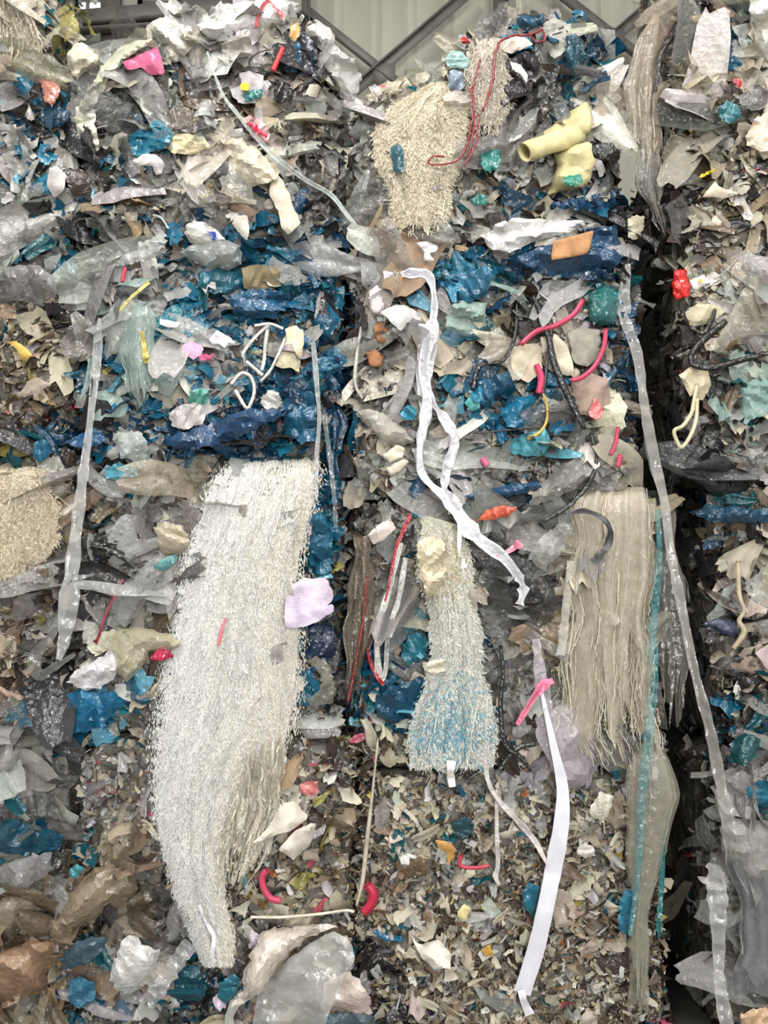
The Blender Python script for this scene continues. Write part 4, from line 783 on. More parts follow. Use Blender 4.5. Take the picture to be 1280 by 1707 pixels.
pinktube('pink tube curved like a C in the chips right of the curtain tail', [(446, 1450), (437, 1462), (440, 1482), (452, 1498), (468, 1502)], 5.5, (196, 72, 100))
pinktube('red curved tube at the foot of the gap between second and third stacks', [(612, 1474), (622, 1490), (618, 1508), (606, 1522)], [7, 8, 8, 7], (186, 46, 70))
pinktube('red tube stub pointing up on the topmost second-stack bale', [(472, 80), (464, 97), (455, 118)], 4.5, (210, 66, 70))
pinktube('short pink tube lying below the white ribbon loop', [(804, 764), (812, 776)], 6, (222, 96, 140))
pinktube('pink bent tube ring in the beige chips left of the flat white ribbon', [(770, 1425), (765, 1440), (776, 1446), (800, 1446), (815, 1443)], 3, (190, 60, 80))
pinktube('pink rod lodged upright on the leftmost edge above the clear strap', [(209, 446), (206, 458), (204, 470)], 3.5, (196, 70, 86))
pinktube('pink streak of tube on the long white shredded curtain', [(376, 1030), (370, 1050), (364, 1076)], [1.5, 3, 2.5], (232, 130, 140), off=.225)
ribbon('pink_tape', 'pink knotted tape tied round the clear band in the third stack', 'tape', [(862, 1208), (878, 1182), (893, 1158), (906, 1142), (922, 1134)], [8, 9, 12, 16, 9], (222, 118, 150), 'film', off=.14, n=40, twist=.5, seed=31, fold=.6)
ribbon('pink_tape', 'small pink tape bow near the end curl of the long white ribbon', 'tape', [(828, 928), (842, 922), (858, 912), (868, 904)], [5, 6, 12, 14], (226, 128, 148), 'film', off=.12, n=30, twist=.4, seed=32)
ribbon('red_band', 'red band hanging beside the pale tape loop in third stack', 'band', [(684, 858), (672, 885), (660, 915), (648, 975), (640, 1010)], [7, 7, 5, 4, 3], (168, 48, 54), 'film', off=.11, n=50, twist=.3, seed=33)
ribbon('red_band', 'lower red band hanging in the dark edge left of the bell-shaped bunch', 'band', [(612, 1080), (618, 1105), (630, 1130), (640, 1142)], [3, 5, 7, 6], (158, 40, 48), 'film', off=.09, n=30, twist=.3, seed=34)
tube('red_twine', 'thin dark red cord hanging in the gap left of third stack', 'cord', [(612, 960), (604, 1040), (592, 1110), (580, 1170)], 2, (140, 48, 50), 'film', off=.08, jit=.5, seed=35)
ribbon('red_band', 'thin crimson band across the clear film left of the long curtain', 'band', [(205, 965), (190, 995), (176, 1025), (164, 1062), (158, 1072)], [3, 4, 4, 4, 9], (150, 52, 70), 'film', off=.10, n=40, twist=.3, seed=36)
ribbon('red_loop', 'pink-red ribbon loop on top of the second stack', 'ribbon', [(428, 45), (432, 22), (446, 2), (458, 12), (474, 30)], [8, 7, 6, 6, 8], (188, 84, 92), 'film', off=.10, n=40, twist=.4, seed=37)
ribbon('yellow_band', 'thin yellow band slanting at the left edge of the blue bale', 'band', [(248, 470), (232, 484), (214, 500), (200, 518)], [6, 6, 5, 4], (206, 194, 112), 'film', off=.12, n=40, twist=.3, seed=38)
ribbon('yellow_band', 'yellow twisted ribbon hanging on the sheer grey drape of second stack', 'band', [(236, 552), (240, 575), (244, 598), (254, 600)], [8, 9, 12, 8], (190, 172, 84), 'film', off=.13, n=40, twist=.6, seed=39)
tube('yellow_twine', 'thin yellow cord curving beside the blue crumple in the third stack', 'cord', [(905, 655), (912, 680), (910, 705), (898, 722), (878, 732)], [2, 2.5, 2.5, 3, 4], (196, 168, 84), 'film', off=.13)
tube('cream_twine', 'cream cord dangling in a long loop beside the dark gap on the right', 'cord', [(1162, 640), (1156, 672), (1152, 690), (1138, 690+20), (1124, 718), (1128, 735), (1136, 746), (1150, 728), (1160, 700), (1162, 665)][::1], 3.4, (214, 204, 172), 'paper', off=.10, n=60)
tube('cream_twine', 'pale twisted cord hanging in the shade of the rightmost stack', 'cord', [(1230, 935), (1232, 990), (1240, 1018), (1232, 1035), (1240, 1055), (1222, 1082)], [4, 4, 3, 4, 5, 4], (190, 178, 150), 'paper', off=.07, n=50)
patch('twine_knot', 'knotted cream cord bundle above the dangling cream loop', 'cord bundle', [(1132, 625), (1150, 612), (1180, 618), (1186, 640), (1172, 668), (1150, 660)], (210, 198, 168), 'paper', off=.07, bulge=.05, amp=.02, freq=34, seed=41)
patch('twine_knot', 'cream crumpled cord knot just below the red packet', 'cord bundle', [(1142, 520), (1165, 505), (1200, 510), (1206, 522), (1180, 540), (1150, 545)], (206, 196, 166), 'paper', off=.06, bulge=.04, amp=.018, freq=34, seed=42)

# --- foam, board, sheets and bags
fo = empty('yellow_foam_sheet', W(925, 325, -.1), 'pale yellow foam sheet rolled into a tube with crumpled flap, upper third stack', 'foam sheet')
def foam_roll():
    # a rolled tube, open at the left end, lying obliquely
    A = W(874, 254, -.16); B = W(966, 222, -.06); d = B-A; L = np.linalg.norm(d); d /= L
    s = np.cross(d, [0, 1, 0]); s /= np.linalg.norm(s); n_ = np.cross(s, d); na, nl = 26, 10
    V = []
    for inner in (0, 1):
        for i in range(nl):
            rr = (17-3.2*inner)*MPP*(1+.05*math.sin(i*1.3))
            for k in range(na):
                a = 2*math.pi*k/na; e = 1+.1*math.sin(2*a+i*.2)
                V.append(A+d*L*i/(nl-1)+rr*e*(math.cos(a)*s+.9*math.sin(a)*n_))
    V = np.array(V); f = []
    for q in (0, 1):
        for i in range(nl-1):
            for k in range(na):
                k2 = (k+1) % na; b = q*na*nl; f.append([b+i*na+k, b+i*na+k2, b+(i+1)*na+k2, b+(i+1)*na+k])
    for k in range(na):
        k2 = (k+1) % na; f.append([k, k2, na*nl+k2, na*nl+k]); e = (nl-1)*na; f.append([e+k, e+k2, na*nl+e+k2, na*nl+e+k])
    return V, np.array(f)
v, f = foam_roll(); thing('rolled_tube', None, None, v, f, 'paper', (212, 201, 150), parent=fo)
patch('upper_flap', None, None, [(880, 240), (905, 222), (940, 195), (978, 168), (986, 190), (984, 222), (940, 232), (900, 244)], (206, 195, 146), 'paper', parent=fo, solid=.008, off=.07, bulge=.03, amp=.008, freq=14, seed=51)
patch('crumpled_flap', None, None, [(925, 258), (965, 240), (985, 238), (990, 270), (984, 300), (968, 312), (935, 318), (910, 326), (922, 296), (930, 276)], (214, 204, 154), 'paper', parent=fo, solid=.008, off=.08, bulge=.04, amp=.016, freq=22, seed=52)
patch('cardboard_piece', 'flat tan cardboard piece lying on the navy sheet', 'cardboard', [(922, 402), (990, 384), (982, 418), (976, 424), (918, 434)], (186, 138, 96), 'paper', solid=.005, off=.15, bulge=.0, amp=.002, freq=6, seed=53, sink=0, rag=.4)
patch('navy_sheet', 'wide navy plastic sheet folded beneath the cardboard piece', 'plastic sheet', [(845, 432), (905, 412), (985, 380), (1030, 376), (1034, 440), (1000, 468), (930, 462), (870, 452)], (24, 62, 104), 'film', off=.09, bulge=.04, amp=.010, freq=12, seed=54, stretch=.2)
patch('navy_sheet', 'narrow dark blue sheet fold under the yellow foam', 'plastic sheet', [(915, 340), (960, 330), (1018, 318), (1028, 340), (1010, 372), (985, 352), (940, 348)], (22, 66, 112), 'film', off=.07, bulge=.03, amp=.014, freq=18, seed=55)
patch('white_film', 'white film fold draped above the cardboard piece', 'film', [(800, 392), (830, 372), (880, 362), (930, 366), (1000, 372), (1008, 384), (960, 384), (905, 398), (850, 420), (815, 415)], (206, 204, 200), 'film', off=.09, bulge=.04, amp=.016, freq=18, seed=56, stretch=.1)
patch('white_film', 'small folded white film tag at the top of the long knotted ribbon', 'film', [(694, 404), (712, 402), (730, 410), (728, 418), (716, 422), (724, 436), (706, 434), (708, 420)], (226, 226, 224), 'film', off=.12, bulge=.01, amp=.004, freq=20, seed=57, sink=0)
patch('pink_sheet', 'bright pink plastic sheet lying near the top of the second stack', 'plastic sheet', [(204, 104), (230, 92), (262, 78), (270, 98), (275, 124), (248, 125), (236, 112), (212, 117)], (200, 98, 134), 'smooth', off=.12, bulge=.01, amp=.006, freq=18, seed=58, sink=.01, rag=.8)
lp = empty('lilac_paper', W(516, 1048, -.16), 'lilac-white paper scrap torn into two petals beside the long curtain', 'paper')
patch('upper_petal', None, None, [(487, 974), (508, 963), (520, 965), (540, 961), (548, 972), (556, 988), (554, 1000), (541, 1012), (515, 1006), (490, 996)], (222, 206, 224), 'paper', parent=lp, off=.21, bulge=0, amp=.005, freq=12, seed=59, sink=0, rag=2.5)
patch('lower_petal', None, None, [(478, 992), (500, 998), (540, 1012), (556, 1006), (557, 1018), (530, 1036), (500, 1047), (476, 1045), (474, 1015)], (218, 204, 226), 'paper', parent=lp, off=.22, bulge=0, amp=.005, freq=12, seed=60, sink=0, rag=1.5)
rp = empty('red_packet', W(1140, 500, -.1), 'red and white printed packet poking out of the rightmost stack', 'packet')
patch('red_face', None, None, [(1124, 452), (1142, 448), (1148, 470), (1150, 494), (1124, 500), (1120, 476)], (214, 48, 40), 'film', parent=rp, solid=.004, off=.11, bulge=.02, amp=.005, freq=24, seed=61)
patch('white_face', None, None, [(1150, 468), (1172, 458), (1184, 470), (1166, 482), (1152, 486)], (228, 224, 220), 'film', parent=rp, solid=.003, off=.11, bulge=.015, amp=.004, freq=24, seed=62)
patch('yellow_print', None, None, [(1163, 466), (1168, 463), (1171, 469), (1166, 472)], (226, 190, 70), 'film', parent=rp, off=.128, bulge=.004, amp=.001, freq=24, seed=63, seg=12, rings=3, sink=0)

def P(label, outline, color, mat='film', name='film_scrap_sheet', cat='film scrap', seed=0, **kw):
    patch(name, label, cat, outline, color, mat, seed=seed, **kw)
# second stack, top
P('cream crumpled bag hanging over the upper left edge of the second stack', [(112, 88), (128, 70), (150, 76), (166, 92), (160, 112), (140, 118), (128, 134), (114, 112)], (208, 200, 178), 'film', 'crumpled_bag', 'bag', 71, off=.09, bulge=.06, amp=.014, freq=24, closed=True)
P('long cream film twist drooping down the left shoulder of the second stack', [(255, 66), (262, 76), (215, 92), (192, 118), (172, 150), (158, 178), (148, 200), (134, 218), (126, 200), (136, 165), (152, 140), (170, 112), (195, 84), (225, 66)], (198, 198, 176), 'film', 'film_twist', 'film', 72, off=.11, bulge=.05, amp=.016, freq=26, ctr=(170, 130))
P('white hooked film tip dangling below the cream twist', [(126, 178), (145, 172), (160, 180), (158, 205), (166, 245), (162, 252), (150, 215), (140, 205), (138, 220), (130, 224), (126, 205)], (212, 210, 196), 'film', 'film_twist', 'film', 73, off=.12, bulge=.04, amp=.008, freq=26, ctr=(146, 195))
P('puffed white bag on the left crest of the second stack', [(238, 52), (258, 30), (280, 28), (295, 36), (318, 44), (318, 80), (300, 104), (275, 96), (262, 72)], (212, 208, 196), 'film', 'crumpled_bag', 'bag', 74, off=.06, bulge=.08, amp=.018, freq=24, closed=True)
P('white torn film heap at the summit of the second stack', [(330, 40), (350, 30), (372, 14), (400, 4), (440, -4), (485, 2), (496, 24), (480, 44), (450, 56), (410, 60), (370, 66), (340, 62)], (214, 212, 206), 'film', 'crumpled_bag', 'bag', 75, off=.05, bulge=.09, amp=.024, freq=22, closed=True)
P('grey-white film sheet beneath the summit of the second stack', [(370, 70), (400, 50), (478, 45), (478, 80), (452, 118), (410, 108), (372, 98)], (182, 176, 166), 'clear', 'film_sheet', 'film', 76, off=.08, bulge=.05, amp=.012, freq=14)
P('clear dotted film hanging over the right shoulder of the second stack', [(510, 46), (530, 36), (552, 46), (562, 80), (590, 98), (602, 130), (598, 158), (582, 180), (565, 150), (548, 120), (524, 90)], (196, 196, 192), 'clear', 'film_sheet', 'film', 77, off=.03, bulge=.05, amp=.010, freq=26)
P('dark indigo film strip hanging down the right end of the second stack top', [(498, 48), (516, 58), (528, 68), (530, 110), (524, 128), (505, 120), (500, 90)], (52, 50, 62), 'film', 'film_sheet', 'film', 78, off=.07, bulge=.03, amp=.012, freq=26)
P('blue film wad left of the indigo strip', [(476, 82), (500, 70), (502, 100), (496, 120), (474, 120)], (28, 84, 128), 'film', seed=79, off=.07, bulge=.03, amp=.010, freq=24)
P('ochre scrap of film at the top right of the second stack', [(484, 42), (498, 38), (500, 58), (490, 70), (482, 60)], (204, 158, 96), 'film', seed=80, off=.09, bulge=.02, amp=.006, freq=26)
P('black rounded rag among cream chips near the top of the second stack', [(456, 145), (470, 135), (482, 138), (490, 154), (480, 170), (466, 174), (456, 165)], (46, 42, 44), 'film', seed=81, off=.09, bulge=.03, amp=.006, freq=22)
P('teal flap beside the yellow sticker near the top of the second stack', [(402, 160), (420, 150), (438, 148), (436, 162), (412, 170)], (40, 118, 122), 'film', seed=82, off=.10, bulge=.01, amp=.005, freq=22)
P('pale lilac label sheet behind the yellow sticker', [(400, 122), (414, 118), (440, 126), (436, 150), (412, 152), (402, 142)], (212, 204, 206), 'paper', 'label_sheet', 'paper', 83, off=.10, bulge=.01, amp=.004, freq=14)
P('small yellow sticker on the pale lilac sheet', [(400, 140), (412, 137), (416, 144), (413, 151), (402, 150)], (214, 196, 50), 'paper', 'sticker', 'sticker', 84, off=.125, bulge=.003, amp=.001, seg=16, rings=4, sink=0, rag=.4)
P('red and white striped film wad right of the pale cord', [(402, 198), (416, 192), (436, 200), (450, 222), (448, 238), (428, 236), (410, 216)], (214, 168, 168), 'film', seed=85, off=.09, bulge=.03, amp=.010, freq=26)
P('crimson streak of film on the striped wad', [(410, 204), (424, 204), (436, 218), (448, 226), (444, 230), (424, 220)], (196, 52, 76), 'film', seed=86, off=.13, bulge=.008, amp=.003, freq=26, sink=.0)
P('large cream film fold across the middle of the topmost second-stack bale', [(370, 226), (405, 232), (440, 260), (466, 282), (462, 300), (425, 308), (385, 330), (368, 320), (384, 280), (366, 250)], (210, 200, 178), 'film', 'film_sheet', 'film', 87, off=.08, bulge=.05, amp=.012, freq=16)
P('pointed beige flap with folded tip, below the pale cord', [(452, 290), (462, 288), (480, 318), (488, 345), (502, 372), (480, 390), (470, 382), (464, 352), (448, 326)], (206, 196, 176), 'paper', 'paper_flap', 'paper', 88, off=.12, bulge=.02, amp=.006, freq=14, sink=.01)
P('white leaf-shaped flap at the foot of the topmost second-stack bale', [(392, 358), (412, 360), (416, 382), (412, 402), (396, 386), (386, 374)], (200, 194, 182), 'paper', 'paper_flap', 'paper', 89, off=.11, bulge=.02, amp=.006, freq=14)
P('white torn bag with a blue print, foot of the topmost second-stack bale', [(306, 378), (322, 366), (340, 372), (362, 384), (376, 398), (362, 412), (340, 415), (316, 404), (308, 392)], (220, 216, 208), 'film', 'crumpled_bag', 'bag', 90, off=.10, bulge=.04, amp=.010, freq=22, closed=True)
P('royal blue print patch on the white torn bag', [(344, 386), (360, 386), (361, 400), (354, 401), (350, 392)], (40, 74, 178), 'film', 'print_patch', 'film scrap', 91, off=.16, bulge=.004, amp=.001, seg=16, rings=4, sink=0, rag=.4)
P('mushroom-shaped grey film flap left of the big cream fold', [(222, 268), (240, 256), (262, 258), (274, 272), (270, 290), (260, 292), (254, 276), (235, 276)], (198, 192, 190), 'paper', 'paper_flap', 'paper', 92, off=.11, bulge=.02, amp=.005, freq=16)
P('white flat card scrap on the leftmost stack near the dark hollow', [(82, 280), (96, 276), (111, 292), (106, 318), (90, 330), (78, 310)], (196, 190, 186), 'paper', 'paper_flap', 'paper', 93, off=.10, bulge=.01, amp=.004, freq=14)
P('blue glossy film wad at the centre left of the topmost second-stack bale', [(212, 228), (240, 215), (268, 206), (290, 222), (278, 246), (250, 256), (228, 262), (210, 246)], (26, 108, 148), 'film', seed=94, off=.07, bulge=.03, amp=.014, freq=22)
P('creamy yellow shiny film wad right of the blue one', [(276, 232), (300, 222), (340, 228), (352, 244), (320, 258), (286, 256)], (218, 206, 170), 'film', seed=95, off=.08, bulge=.03, amp=.012, freq=24)
P('salmon scrap on the leftmost stack below the cream sheet', [(66, 132), (84, 126), (102, 142), (98, 160), (86, 178), (74, 168), (70, 148)], (178, 122, 104), 'film', seed=96, off=.08, bulge=.02, amp=.008, freq=20)
P('dark navy film piece right of the salmon scrap', [(70, 186), (98, 176), (118, 186), (112, 204), (84, 216), (68, 204)], (28, 62, 92), 'film', seed=97, off=.07, bulge=.02, amp=.008, freq=20)
P('olive translucent film flap at the top of the leftmost stack', [(92, 18), (108, 8), (124, 20), (134, 50), (130, 68), (108, 70), (100, 44)], (150, 140, 78), 'clear', seed=98, off=.05, bulge=.03, amp=.010, freq=20)
P('grey translucent bag drooping across the seam at the top of the blue bale', [(300, 420), (330, 402), (372, 396), (402, 412), (404, 436), (384, 450), (352, 446), (322, 436)], (150, 154, 152), 'clear', 'crumpled_bag', 'bag', 99, off=.11, bulge=.06, amp=.006, freq=12, closed=True)
P('long pale film wing at the seam left of the grey translucent bag', [(168, 450), (200, 432), (240, 405), (262, 390), (280, 402), (270, 425), (240, 436), (205, 442)], (186, 190, 186), 'clear', 'film_sheet', 'film', 100, off=.11, bulge=.03, amp=.006, freq=12)
# second stack, blue bale
P('glossy blue film roll bulging near the top of the blue bale', [(378, 494), (400, 486), (450, 480), (476, 486), (480, 510), (462, 528), (420, 532), (392, 524)], (26, 84, 132), 'film', 'film_sheet', 'film', 101, off=.08, bulge=.06, amp=.010, freq=14, stretch=.1)
P('teal blue shiny sheet above the glossy roll', [(330, 452), (365, 448), (402, 452), (410, 478), (380, 490), (350, 488), (332, 476)], (22, 92, 122), 'film', 'film_sheet', 'film', 102, off=.07, bulge=.03, amp=.012, freq=16)
P('long navy sheet folded slantwise across the foot of the blue bale', [(262, 735), (300, 722), (350, 705), (380, 692), (420, 680), (452, 682), (478, 690), (440, 708), (400, 728), (350, 744), (300, 752)], (28, 68, 116), 'film', 'film_sheet', 'film', 103, off=.10, bulge=.05, amp=.010, freq=14, ctr=(370, 716), stretch=-.4)
P('deep blue sheet filling the right end of the blue bale', [(470, 665), (500, 650), (522, 655), (528, 700), (526, 736), (500, 738), (476, 728)], (18, 82, 124), 'film', 'film_sheet', 'film', 104, off=.07, bulge=.03, amp=.012, freq=20)
P('small navy flap crossing under the clear strap', [(108, 736), (140, 722), (172, 720), (176, 736), (150, 748), (122, 744)], (34, 82, 132), 'film', 'film_sheet', 'film', 105, off=.07, bulge=.02, amp=.006, freq=16)
P('rounded bright blue scrap on the leftmost stack beside the navy flap', [(56, 738), (72, 732), (84, 738), (82, 762), (66, 772), (56, 760)], (24, 98, 142), 'film', seed=106, off=.06, bulge=.03, amp=.008, freq=22)
P('white film fan left of the long navy sheet', [(188, 722), (210, 716), (236, 722), (250, 748), (254, 772), (238, 788), (218, 766), (200, 764)], (200, 208, 202), 'clear', 'film_sheet', 'film', 107, off=.09, bulge=.03, amp=.012, freq=24)
P('pale blue shiny wad under the white film fan', [(172, 782), (195, 770), (222, 774), (232, 792), (206, 802), (178, 798)], (84, 160, 196), 'film', seed=108, off=.08, bulge=.03, amp=.012, freq=26)
P('white star-shaped scrap on the blue bale', [(348, 566), (356, 556), (362, 550), (372, 556), (384, 562), (392, 572), (380, 572), (374, 580), (364, 572), (354, 574)], (226, 218, 228), 'paper', 'star_scrap', 'paper', 109, off=.12, bulge=.01, amp=.005, freq=26, sink=0)
P('pink and white star-shaped scrap left of the white one', [(302, 576), (316, 570), (328, 572), (340, 580), (334, 592), (322, 600), (312, 592), (302, 596)], (228, 166, 194), 'paper', 'star_scrap', 'paper', 110, off=.12, bulge=.01, amp=.006, freq=26, sink=0)
P('pink crescent scrap between the two star-shaped scraps', [(334, 588), (350, 592), (358, 588), (352, 600), (338, 602), (328, 596)], (206, 92, 136), 'film', seed=111, off=.11, bulge=.01, amp=.005, freq=26)
P('cream ragged paper bunch hanging on the right of the blue bale', [(476, 548), (492, 540), (506, 552), (508, 572), (500, 598), (498, 622), (486, 612), (470, 615), (458, 612), (468, 590), (476, 572)], (220, 210, 178), 'paper', 'paper_bunch', 'paper', 112, off=.10, bulge=.03, amp=.014, freq=30)
P('round white film disc right of the white loop on the blue bale', [(436, 660), (448, 650), (464, 654), (470, 672), (462, 682), (444, 682), (435, 674)], (206, 202, 196), 'film', seed=113, off=.11, bulge=.03, amp=.003, freq=12)
P('black crumpled scrap at the foot of the blue bale', [(428, 712), (445, 706), (456, 720), (444, 742), (428, 756), (420, 738)], (44, 42, 52), 'film', seed=114, off=.09, bulge=.02, amp=.010, freq=26)
P('white shiny crumple in the middle of the blue bale', [(280, 690), (300, 676), (330, 670), (345, 685), (338, 706), (310, 716), (288, 712)], (204, 198, 196), 'film', seed=115, off=.09, bulge=.04, amp=.014, freq=26)
P('sea green shiny scrap right of the white shiny crumple', [(316, 652), (336, 646), (350, 652), (346, 672), (326, 680), (314, 670)], (92, 172, 168), 'film', seed=116, off=.09, bulge=.02, amp=.010, freq=26)
P('tan felt wad at the top right of the blue bale', [(402, 446), (430, 440), (470, 446), (468, 478), (440, 486), (406, 482)], (128, 116, 88), 'paper', seed=117, off=.06, bulge=.02, amp=.006, freq=20)
P('small white label with red edge left of the loops on the blue bale', [(266, 532), (282, 534), (300, 538), (296, 545), (278, 546), (266, 540)], (232, 226, 226), 'paper', 'label_sheet', 'paper', 118, off=.12, bulge=.005, amp=.003, sink=0, seg=24, rings=5)
for k, (lb, pts, rad) in enumerate((
    ('white strip bent into a loop on the blue bale, below the cream bunch', [(385, 640), (402, 622), (418, 628), (424, 650), (418, 672), (410, 680), (392, 650)], 3),
    ('upper slanting white plastic strip on the blue bale', [(404, 590), (420, 568), (440, 548), (450, 542)], 3), ('steep white plastic strip on the blue bale', [(446, 548), (442, 575), (440, 600), (436, 618)], 3.2),
    ('longest white plastic strip on the blue bale', [(476, 562), (464, 590), (450, 618), (434, 636)], 2.6), ('crossing white plastic strip on the blue bale', [(410, 602), (425, 615), (438, 626)], 3),
    ('level white plastic strip capping the bundle on the blue bale', [(424, 543), (450, 540), (472, 548)], 2.6))):
    tube('white_strip', lb, 'strip', pts, rad, (210, 206, 198), 'film', 'white strips tangled on the blue bale', off=.12+.004*k, flat=.4, n=20)
# second stack, lower
P('glossy blue crumpled film near the left edge, below the white fold', [(78, 1220), (96, 1204), (118, 1190), (112, 1160), (128, 1150), (160, 1156), (190, 1150), (212, 1170), (190, 1190), (170, 1212), (140, 1222), (110, 1220)], (18, 104, 158), 'film', 'crumpled_film', 'film', 121, off=.10, bulge=.05, amp=.018, freq=22)
P('white glossy film fold above the blue crumple', [(112, 1138), (125, 1118), (160, 1100), (190, 1082), (200, 1100), (192, 1128), (166, 1148), (138, 1150)], (216, 212, 214), 'film', 'crumpled_film', 'film', 122, off=.11, bulge=.05, amp=.018, freq=22)
P('yellowish clear bag between the white fold and the long curtain', [(178, 1080), (196, 1050), (240, 1044), (280, 1060), (306, 1068), (290, 1084), (250, 1086), (240, 1110), (212, 1136), (188, 1120)], (204, 196, 166), 'clear', 'crumpled_bag', 'bag', 123, off=.10, bulge=.06, amp=.012, freq=18, closed=True)
P('crimson scrap tucked beside the long curtain', [(250, 1098), (264, 1080), (280, 1082), (290, 1094), (276, 1100), (258, 1102)], (200, 52, 84), 'film', seed=124, off=.12, bulge=.02, amp=.008, freq=26)
P('slanting clear film sheaf left of the long curtain', [(180, 1020), (205, 975), (250, 935), (295, 922), (290, 960), (262, 985), (235, 1020), (205, 1045)], (176, 176, 174), 'clear', 'film_sheet', 'film', 125, off=.09, bulge=.04, amp=.014, freq=20, stretch=-.9)
P('light teal flap beside the upper left of the long curtain', [(254, 945), (275, 930), (294, 924), (294, 938), (276, 950), (266, 950)], (92, 158, 172), 'film', seed=126, off=.12, bulge=.01, amp=.005, freq=20)
P('beige puffed bag at the upper left of the long curtain', [(258, 882), (275, 870), (305, 876), (318, 905), (305, 925), (280, 925), (262, 910)], (196, 184, 160), 'film', 'crumpled_bag', 'bag', 127, off=.09, bulge=.05, amp=.010, freq=20, closed=True)
P('blue film column hanging right of the long curtain', [(512, 850), (535, 850), (553, 880), (556, 930), (548, 968), (524, 960), (512, 910)], (24, 92, 132), 'film', 'film_sheet', 'film', 128, off=.05, bulge=.03, amp=.012, freq=16)
P('dark navy film below the lilac paper scrap', [(505, 1050), (540, 1036), (556, 1050), (560, 1090), (540, 1110), (512, 1100)], (28, 44, 78), 'film', 'film_sheet', 'film', 129, off=.05, bulge=.02, amp=.012, freq=16)
P('grey knotted film loop right of the lower long curtain', [(512, 1100), (528, 1092), (548, 1110), (560, 1150), (556, 1172), (520, 1178), (510, 1168), (535, 1150), (534, 1125)], (168, 164, 150), 'clear', seed=130, off=.08, bulge=.03, amp=.010, freq=20)
P('upper white paper sheet right of the curtain fringe', [(468, 1340), (490, 1334), (514, 1362), (490, 1382), (460, 1392), (420, 1406), (445, 1382)], (218, 210, 194), 'paper', 'paper_sheet', 'paper', 131, off=.12, bulge=.015, amp=.005, freq=12, sink=.01)
P('lower white paper sheet right of the curtain fringe', [(490, 1386), (520, 1372), (528, 1374), (516, 1410), (488, 1434), (464, 1416)], (214, 206, 194), 'paper', 'paper_sheet', 'paper', 132, off=.13, bulge=.01, amp=.004, freq=12, sink=.01)
P('red and white printed film wad above the white paper sheets', [(500, 1308), (515, 1300), (530, 1302), (530, 1322), (518, 1330), (500, 1322)], (206, 128, 126), 'film', seed=133, off=.10, bulge=.03, amp=.010, freq=26)
P('dull blue strip beside the curtain fringe', [(402, 1430), (410, 1440), (412, 1465), (408, 1490), (402, 1470)], (72, 132, 152), 'film', seed=134, off=.11, bulge=.01, amp=.004, freq=20)
P('large cream plastic sheet folded over the bottom clear bag', [(384, 1680), (402, 1650), (412, 1610), (422, 1580), (440, 1550), (480, 1545), (540, 1540), (560, 1545), (520, 1560), (492, 1580), (470, 1605), (450, 1632), (428, 1662)], (218, 206, 194), 'film', 'cream_sheet', 'plastic sheet', 135, off=.17, bulge=.05, amp=.006, freq=9, ctr=(450, 1590), closed=True)
P('big shiny clear bag at the bottom centre', [(430, 1650), (450, 1625), (480, 1600), (520, 1570), (556, 1552), (585, 1570), (592, 1600), (575, 1625), (560, 1660), (540, 1712), (420, 1712)], (226, 226, 220), 'strap', 'crumpled_bag', 'bag', 136, off=.17, bulge=.10, amp=.035, freq=16)
P('pale pink plastic sheet right of the big clear bag', [(540, 1640), (575, 1620), (600, 1632), (616, 1660), (620, 1690), (580, 1696), (535, 1684)], (216, 198, 190), 'film', 'cream_sheet', 'plastic sheet', 137, off=.13, bulge=.04, amp=.005, freq=9)
P('grey-blue film along the bottom edge below the pink sheet', [(500, 1712), (530, 1690), (580, 1688), (622, 1692), (630, 1720)], (78, 100, 118), 'film', 'film_sheet', 'film', 138, off=.14, bulge=.02, amp=.006, freq=12)
P('blue film piece with glossy bars left of the cream sheet', [(366, 1640), (388, 1622), (400, 1632), (394, 1660), (376, 1674), (362, 1662)], (34, 118, 152), 'film', seed=139, off=.12, bulge=.02, amp=.008, freq=20)
P('white crumpled plastic bag near the bottom left', [(184, 1632), (192, 1600), (200, 1570), (222, 1558), (240, 1575), (268, 1586), (262, 1612), (240, 1640), (216, 1660), (198, 1652)], (228, 228, 224), 'film', 'crumpled_bag', 'bag', 140, off=.13, bulge=.08, amp=.012, freq=20, closed=True)
ribbon('bubble_strip', 'shiny clear bubbly strip slanting beside the white crumpled bag', 'strip', [(318, 1572), (296, 1602), (270, 1640), (246, 1672)], [26, 24, 26, 24], (206, 206, 206), 'strap', off=.15, n=60, twist=.1, seed=41, fold=.7, crease=.5)
P('dark teal film between the bubbly strip and the curtain tail', [(275, 1655), (300, 1612), (330, 1610), (345, 1650), (335, 1670), (300, 1668)], (28, 84, 110), 'film', 'film_sheet', 'film', 141, off=.09, bulge=.02, amp=.008, freq=14)
P('brown translucent bag slanting at the lower left', [(62, 1552), (90, 1530), (115, 1490), (140, 1460), (175, 1440), (225, 1440), (232, 1480), (205, 1505), (170, 1530), (130, 1548), (95, 1562)], (146, 132, 110), 'film', 'brown_bag', 'bag', 142, off=.10, bulge=.07, amp=.014, freq=14, stretch=-.7, closed=True)
P('flat tan-brown bag at the lower left edge', [(-30, 1585), (20, 1580), (60, 1565), (90, 1570), (84, 1612), (70, 1650), (40, 1672), (-30, 1680)], (150, 122, 98), 'film', 'brown_bag', 'bag', 143, off=.12, bulge=.05, amp=.008, freq=10, closed=True)
P('grey-brown film heap at the left edge above the tan bag', [(-30, 1510), (20, 1490), (55, 1482), (80, 1490), (60, 1530), (30, 1555), (-30, 1562)], (150, 138, 122), 'film', 'brown_bag', 'bag', 144, off=.10, bulge=.05, amp=.012, freq=12, closed=True)
